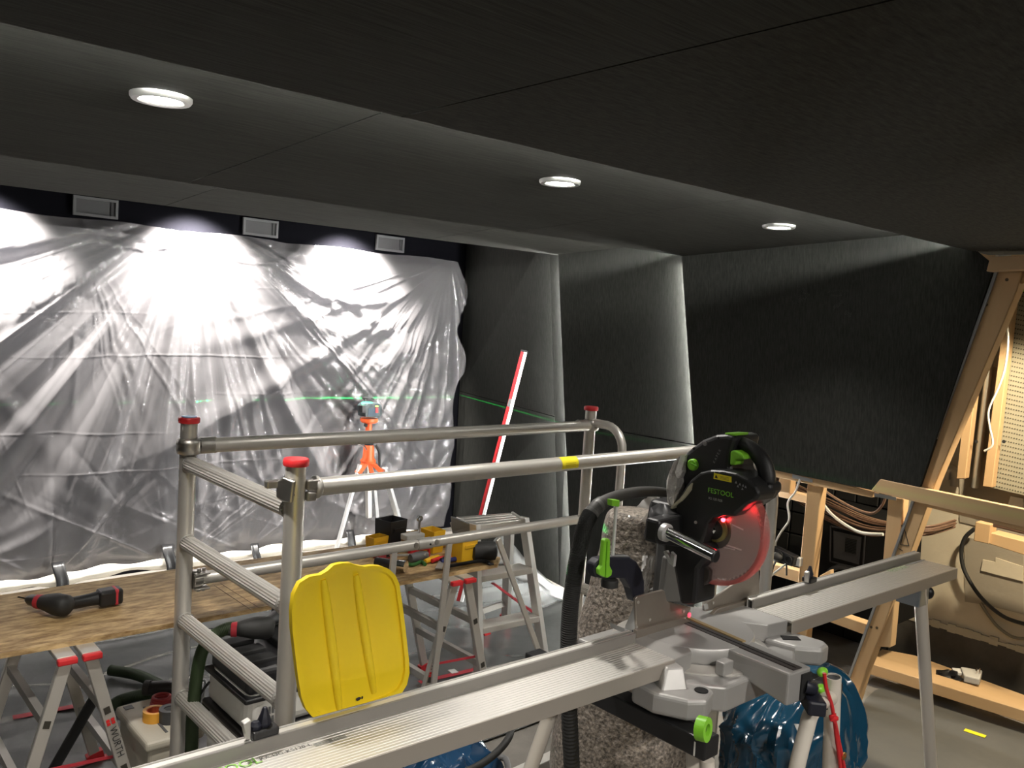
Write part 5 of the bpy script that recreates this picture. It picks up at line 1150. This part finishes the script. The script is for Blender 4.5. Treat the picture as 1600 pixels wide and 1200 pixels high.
# red cord tied to the handle
rc = thing('red_rope', 'red rope knotted around the white stand tube', 'rope', OY(1310, 1200, .97))
obj('strand', B().path(smoothpath([OY(1288, 1052, .975), OY(1291, 1075, .972), OY(1299, 1100, .97), OY(1303, 1122, .97), OY(1308, 1160, .97), OY(1314, 1205, .97), OY(1320, 1260, .97)], 6), .0048, 8), RED, rc, smooth=60)
obj('strand', B().path(smoothpath([OY(1304, 1124, .968), OY(1311, 1160, .968), OY(1320, 1205, .968), OY(1328, 1260, .968)], 6), .0048, 8), RED, rc, smooth=60)
obj('knot', B().blob(OY(1303, 1122, .967), (.014, .010, .010), 12, 8, .5, 1), RED, rc, smooth=60)
obj('cord_clip', B().ring(OY(1320, 1182, .962), (0, 1, 0), .004, .010, .004, 14), BRASS, rc)
# ================================================================== EXTRACTION HOSE
hpts = smoothpath([OY(1048, 771, 1.50), OY(1020, 768, 1.50), OY(990, 770, 1.48), OY(960, 777, 1.47), OY(935, 790, 1.46), OY(918, 812, 1.46), OY(908, 845, 1.46), OY(899, 890, 1.46), OY(891, 950, 1.46), OY(888, 1020, 1.46), OY(889, 1100, 1.46), OY(894, 1210, 1.46), OY(900, 1330, 1.48)], 40)
hs_ = thing('extraction_hose', 'black ribbed extraction hose looping down behind the left saw rail', 'hose', OY(895, 1290, 1.46))
n0 = 140
obj('smooth_cuff', B().path(hpts[:190], [.0135+.003*min(1, i/150)+(.0025 if 150 < i < 186 else 0) for i in range(190)], 14), mat('dusty_rubber', (.045, .043, .040), .6), hs_, smooth=60)
hb_ = hpts[186:]; rbs = []; 
dense = []; 
for i in range(len(hb_)-1):
    for k in range(2): dense.append(hb_[i].lerp(hb_[i+1], k/2))
obj('ribbed_hose', B().path(dense, [.0195+(.0022 if (i // 2) % 2 else 0) for i in range(len(dense))], 16), BLKR, hs_, smooth=50)
for k in (158, 178): obj('cuff_ring', B().path(hpts[k:k+8], .0195, 14), mat('cuff_grey', (.10, .10, .095), .5), hs_, smooth=40)
# ================================================================== CLEAR BAG OF WOOD CHIPS
yb_ = 1.66
prof = [(795, 985, 1020), (800, 968, 1036), (815, 963, 1047), (840, 960, 1048), (875, 955, 1045), (900, 946, 1046), (940, 938, 1050), (990, 926, 1050), (1060, 915, 1056), (1130, 905, 1066), (1200, 896, 1074), (1290, 890, 1080)]
cbag = thing('chip_bag', 'clear plastic bag full of wood chips hanging behind the saw', 'bag', OY(985, 1290, yb_))
vs = []; nn = 28
for i, (y, xl, xr) in enumerate(prof):
    a = OY(xl, y, yb_); c = OY(xr, y, yb_); ce = (a+c)/2; hw = (c-a).length/2
    for j in range(nn):
        t = 2*PI*j/nn; k = 1+.10*noise.noise(Vector((math.cos(t)*1.7, math.sin(t)*1.7, i*.6)))
        z_ = ce.z+(c.z-a.z)/2*math.cos(t)
        vs.append(V(ce.x+hw*k*math.cos(t), yb_+hw*.85*k*math.sin(t), max(.01, z_)))
b = B(); K = len(prof)
b.add(vs, [(i*nn+j, i*nn+(j+1) % nn, (i+1)*nn+(j+1) % nn, (i+1)*nn+j) for i in range(K-1) for j in range(nn)]+[tuple(range(nn))[::-1], tuple((K-1)*nn+j for j in range(nn))])
cb_ = obj('chips', b, CHIP, cbag, smooth=180)
ss = cb_.modifiers.new('sub', 'SUBSURF'); ss.levels = 1; ss.render_levels = 2
def neck(u, v):
    t = 2*PI*u; a = OY(1000, 800, yb_-.02); c = OY(1058, 850, 1.56); k = .075*(1-v)+.016*v
    p_ = a.lerp(c, v); x_, y_ = frame(c-a); rr = k*(1+.25*noise.noise(Vector((math.cos(t)*3, math.sin(t)*3, v*4))))
    return p_+(x_*math.cos(t)+y_*math.sin(t))*rr
obj('film_neck', B().grid(neck, 40, 12), WRAP, cbag, smooth=60)
def drape(u, v):
    x = 1004+26*u+10*v*u; y = 868+70*v; return OY(x-6*v, y, 1.52-.03*math.sin(5*u+3*v)+.015*noise.noise(Vector((u*5, v*6, 0))))
obj('film_tail', B().grid(drape, 14, 18), WRAP, cbag, smooth=60)
# ================================================================== BLUE REFUSE BAGS, BUCKET
def refuse(name, lab, c, rx, ry_, top, mt, seed, sag=.8):
    t = thing(name, lab, 'refuse bag', V(c[0], c[1], 0))
    nu, nv = 150, 80; vs = []
    rdg = lambda p: 1-2*abs(noise.noise(p))
    for j in range(nv):
        v = j/(nv-1)
        for i in range(nu):
            a = 2*PI*i/nu
            body = 1.0-.10*math.cos(v*PI*1.1)
            if v > .72: body *= math.sqrt(max(0, 1-((v-.72)/.30)**2))*.9+.1
            wv = Vector((math.cos(a), math.sin(a), 0)); tw = v*1.3*noise.noise(wv*1.5+Vector((seed, 1, v*2)))
            pl = .92+.13*noise.noise(wv*1.6+Vector((seed, 0, v*2.0)))+.10*rdg(wv*2.1+Vector((0, seed, v*2.4+tw)))+.055*rdg(wv*4.6+Vector((seed, 2, v*3.5-tw)))+.025*rdg(wv*10+Vector((seed, 3, v*9+tw)))
            zz = top*(v**.9)+.10*noise.noise(Vector((math.cos(a)*2*(1.2-v), math.sin(a)*2*(1.2-v)+seed, 3)))*v+.05*v*rdg(wv*3*(1.3-v)+Vector((seed, 5, v*3)))
            vs.append(V(c[0]+rx*body*pl*math.cos(a), c[1]+ry_*body*pl*math.sin(a), max(.004, zz)))
    b = B(); b.add(vs, [(j*nu+i, j*nu+(i+1) % nu, (j+1)*nu+(i+1) % nu, (j+1)*nu+i) for j in range(nv-1) for i in range(nu)]+[tuple(range(nu))[::-1], tuple((nv-1)*nu+i for i in range(nu))])
    obj('film', b, mt, t, smooth=32)
    return t
rbg = refuse('refuse_bag', 'bulging shiny blue refuse bag under the mitre saw', (2.40, 1.30), .20, .19, .60, BLUE, 1.)
obj('white_sticker', B().prism([OY(x, y, 1.07) for x, y in ((1241, 1131), (1258, 1132), (1273, 1149), (1250, 1152))], (0, .001, 0)), PAPER, rbg)
rb2 = refuse('refuse_bag', 'blue refuse bag in a black hoop stand under the left saw rail', (1.50, 1.86), .17, .11, .40, BLUE2, 5.)
obj('hoop', B().path(smoothpath([V(1.20, 1.90, .39), V(1.34, 1.77, .41), V(1.56, 1.76, .42), V(1.72, 1.84, .44), V(1.70, 1.98, .44), V(1.45, 2.02, .42), V(1.24, 1.98, .40), V(1.20, 1.90, .39)], 8), .011, 10, False), BLKR, rb2, smooth=60)
obj('hoop_leg', B().tube(V(1.20, 1.90, .39), V(1.20, 1.90, .0), .010, 10), BLKR, rb2)
bk_ = thing('yellow_bucket', 'yellow ochre bucket with fluted lid under the saw stand', 'bucket', OY(1055, 1200, 1.25))
bp_ = V(1.74, 1.22, 0)
bp_ = V(1.71, 1.23, 0)
obj('drum', B().lathe([(.10, 0), (.12, .02), (.125, .40), (.118, .405), (.02, .41)], bp_, (0, 0, 1), 30), mat('ochre', (.42, .27, .08), .5), bk_, smooth=40)
b = B(); 
for i in range(10):
    a0, a1, am = 2*PI*i/10, 2*PI*(i+1)/10, 2*PI*(i+.5)/10
    P_ = lambda a, r, z: bp_+V(r*math.cos(a), r*math.sin(a), z)
    b.add([P_(a0, .085, .41), P_(am, .075, .41), P_(a1, .085, .41), P_(a0, .02, .53), P_(am, .016, .53), P_(a1, .02, .53)], [(0, 1, 4, 3), (1, 2, 5, 4)])
obj('fluted_lid', b, YEL, bk_)
# aluminium profile on the floor
prf = thing('floor_profile', 'long aluminium profile lying on the concrete under the rail', 'profile', OZ(840, 1190, 0))
a = OZ(770, 1222, .05); c = OZ(905, 1160, .05)
obj('top_face', B().bar(a, c, .045, .004), mat('white_profile', (.7, .68, .64), .4, .3), prf); obj('web', B().bar(a+V(0, -.02, -.025), c+V(0, -.02, -.025), .004, .048), ALU_D, prf)
obj('grey_crate_handle', B().path(smoothpath([OZ(765, 1215, .30), OZ(772, 1188, .30), OZ(790, 1186, .30), OZ(796, 1215, .30)], 6), .010, 10), GREYP, None, smooth=60, label='grey tubular handle beside the blue refuse bag', category='handle')
# bright metal panel behind the blue bag
mp_ = thing('metal_panel', 'bright folded sheet metal panel behind the blue refuse bag', 'panel', V(2.3, 1.75, 0))
obj('face', B().prism([OY(x, y, 1.75) for x, y in ((1103, 1085), (1122, 1092), (1112, 1200), (1094, 1200))], (0, .004, 0)), mat('bright_sheet', (.75, .73, .68), .3, .5), mp_)
obj('edge', B().bar(OY(1103, 1100, 1.745), OY(1140, 1084, 1.745), .008, .006, (0, 1, 0)), mat('bright_sheet', (.75, .73, .68), .3, .5), mp_)
obj('stand_post', B().prism([OY(x, y, 1.76) for x, y in ((1103, 1083), (1126, 1078), (1106, 1300), (1088, 1300))], (0, .02, 0)), ALU_D, mp_)
# ================================================================== DUST EXTRACTOR
vx0, vx1, vy0, vy1 = 1.07, 1.42, 2.28, 2.58
ve = thing('dust_extractor', 'white dust extractor with black top and green latch under the board', 'dust extractor', (1.25, 2.43, 0))
def rbox(x0, x1, y0, y1, z0, z1, mt, nm, bev=.03, par=ve, seg=4, tap=0): return obj(nm, B().hexa([V(x0, y0, z0), V(x1, y0, z0), V(x1, y1, z0), V(x0, y1, z0)], [V(x0+tap, y0+tap, z1), V(x1-tap, y0+tap, z1), V(x1-tap, y1-tap, z1), V(x0+tap, y1-tap, z1)]), mt, par, bevel=bev, seg=seg)
rbox(vx0, vx1, vy0, vy1, .05, .40, WHT, 'tank', .04)
rbox(vx0-.006, vx1+.006, vy0-.006, vy1+.006, .395, .415, BLK, 'seam_band', .008)
bd_ = rbox(vx0, vx1, vy0, vy1, .41, .53, WHT, 'motor_head', .035, tap=.004)
rbox(vx0-.003, vx1+.003, vy0-.003, vy1+.003, .505, .52, BLK, 'head_band', .006)
rbox(vx0+.01, vx1-.01, vy0+.01, vy1-.01, .52, .60, BLK, 'dock_top', .02)
for k in range(3): rbox(vx0+.03, vx0+.12, vy0+.05+.08*k, vy0+.10+.08*k, .598, .612, BLKM, 'dock_rib', .004)
rbox(vx0+.16, vx1-.03, vy0+.03, vy1-.03, .598, .622, BLKM, 'dock_plate', .006)
obj('green_latch', B().prism([OX(x, y, vx0+.0)+V(-.004, 0, 0) for x, y in ((0, 0),)]*1+[V(vx0+.16, vy0-.004, .53), V(vx0+.24, vy0-.004, .53), V(vx0+.24, vy0-.004, .58), V(vx0+.15, vy0-.004, .58)], (0, .012, 0)) if False else B().prism([V(vx0+.17, vy0-.002, .535), V(vx0+.25, vy0-.002, .535), V(vx0+.25, vy0-.002, .585), V(vx0+.155, vy0-.002, .585)], (0, .012, 0)), GRN, ve, bevel=.004)
b = B()
for r_ in range(2):
    for k in range(9): b.box(vx0+.05+.011*k, vx0+.056+.011*k, vy0-.003, vy0, .432+.03*r_, .454+.03*r_)
obj('vent_slots', b, GREYP, ve)
for x in (vx0+.02, vx1-.02): obj('wheel', B().lathe([(.07, 0), (.075, .006), (.075, .03), (.07, .036)], V(x, vy0-.01, .078), (0, -1, 0), 28), WHT, ve, smooth=40)
obj('wheel_tyre', B().ring(V(1.37, 2.14, .085), (0, -1, 0), .062, .085, .03, 36), BLKR, ve); obj('castor_disc', B().lathe([(.062, .0), (.062, .024), (.05, .03)], V(1.37, 2.14, .085), (0, -1, 0), 32), WHT, ve, smooth=40)
dr = screwdriver(V(1.20, 2.46, .623), .35, 'black and red cordless driver lying on the dust extractor', 1)
gh = thing('green_hose', 'dark green ribbed suction hose lying around the dust extractor', 'hose', V(.9, 2.8, .0))
def hose(pts, r, mt, par, nm):
    d_ = smoothpath(pts, 40); obj(nm, B().path(d_, [r+(.0012 if i % 2 else 0) for i in range(len(d_))], 14), mt, par, smooth=50)
hose([V(1.20, 2.5, .64), V(1.10, 2.50, .66), V(1.035, 2.52, .60), V(1.02, 2.54, .42), V(1.03, 2.57, .25), V(1.04, 2.62, .12)], .019, GREENH, gh, 'riser')
hose([OZ(172, 1047, .05), OZ(215, 1055, .05), OZ(260, 1075, .05), OZ(310, 1095, .05), OZ(340, 1110, .05), OZ(345, 1150, .05)], .022, GREENH, gh, 'coil')
hose([OZ(170, 1108, .05), OZ(185, 1096, .05), OZ(210, 1088, .05), OZ(240, 1082, .05), OZ(262, 1078, .05)], .022, GREENH, gh, 'coil')
cord('black_cable', [OZ(300, 1078, .1), OZ(320, 1065, .2), V(1.05, 2.6, .3), V(1.04, 2.56, .42), V(1.05, 2.5, .5)], .004, BLKR, 'thin black cable beside the green hose riser')
# ================================================================== CREAM TOOL BOX
cx0, cx1, cy0, cy1, ch = .955, 1.15, 2.755, 3.08, .22
cm = thing('tool_box', 'cream plastic tool box with tape roll on its lid', 'tool box', ((cx0+cx1)/2, (cy0+cy1)/2, 0))
rbox(cx0+.012, cx1-.012, cy0+.012, cy1-.012, .008, ch-.03, CREAM, 'body', .012, cm, 3)
rbox(cx0, cx1, cy0, cy1, ch-.035, ch, CREAM, 'lid', .012, cm, 3)
rbox(cx0+.075, cx0+.085, cy0+.04, cy1-.06, ch-.002, ch+.002, GREYP, 'lid_groove', .001, cm, 1)
rbox(cx1-.045, cx1-.025, cy0+.05, cy0+.09, ch-.002, ch+.002, GREYP, 'latch', .001, cm, 1)
rbox(cx0+.02, cx0+.05, cy1-.05, cy1-.02, ch-.002, ch+.002, GREYP, 'latch', .001, cm, 1)
tr_ = thing('tape_roll', 'orange tape roll standing on the cream box lid', 'tape roll', OZ(240, 1128, ch))
tc_ = OZ(241, 1124, ch)
obj('roll', B().ring(tc_, (0, 0, 1), .027, .038, .035, 32), mat('amber_tape', (.80, .38, .04), .4), tr_, smooth=40); obj('core', B().ring(tc_+V(0, 0, .001), (0, 0, 1), .023, .027, .033, 28), mat('red_core', (.55, .10, .03), .6), tr_)
tr2 = thing('dark_tape_roll', 'dark grey tape roll beside the orange one', 'tape roll', OZ(262, 1125, ch)); tc_ = OZ(265, 1126, ch)
obj('roll', B().ring(tc_, (0, 0, 1), .020, .036, .045, 28), mat('charcoal', (.05, .05, .052), .5), tr2, smooth=40); obj('core', B().ring(tc_, (0, 0, 1), .017, .020, .04, 24), GREYP, tr2)
tr3 = thing('red_strap_coil', 'coil of dark red strap behind the orange tape roll', 'strap', OZ(250, 1106, ch)); b = B()
for k in range(4): b.path(arc(OZ(252, 1104, ch)+V(0, 0, .008+.009*k), .034-.002*k, 0, 2*PI, 24, (1, 0, 0), (0, 1, 0)), .006, 8, False)
obj('coil', b, mat('crimson', (.28, .02, .025), .6), tr3, smooth=60)
hn_ = thing('hose_nozzle', 'black hose nozzle resting on the back of the cream box', 'nozzle', OZ(262, 1085, ch)); p_ = OZ(262, 1090, ch)
obj('sleeve', B().path([p_+V(-.05, .05, .03), p_+V(.0, .0, .035), p_+V(.05, -.03, .03)], [.024, .030, .030], 14), BLK, hn_, smooth=50)
obj('collar', B().path([p_+V(-.06, .06, .03), p_+V(-.045, .045, .031)], [.028, .028], 14), BLKR, hn_, smooth=50)
# black pole leaning by the left trestle
pa = OZ(70, 1225, .02); pb_ = OY(148, 1090, 2.80)
obj('black_pole', B().tube(V(pa.x, pa.y, .02), pb_, .017, 14), BLKR, None, smooth=50, label='black foam pole leaning inside the left trestle', category='pole')
# ================================================================== clean-up of helper data
for o in bpy.data.objects:
    if '_o' in o: del o['_o']
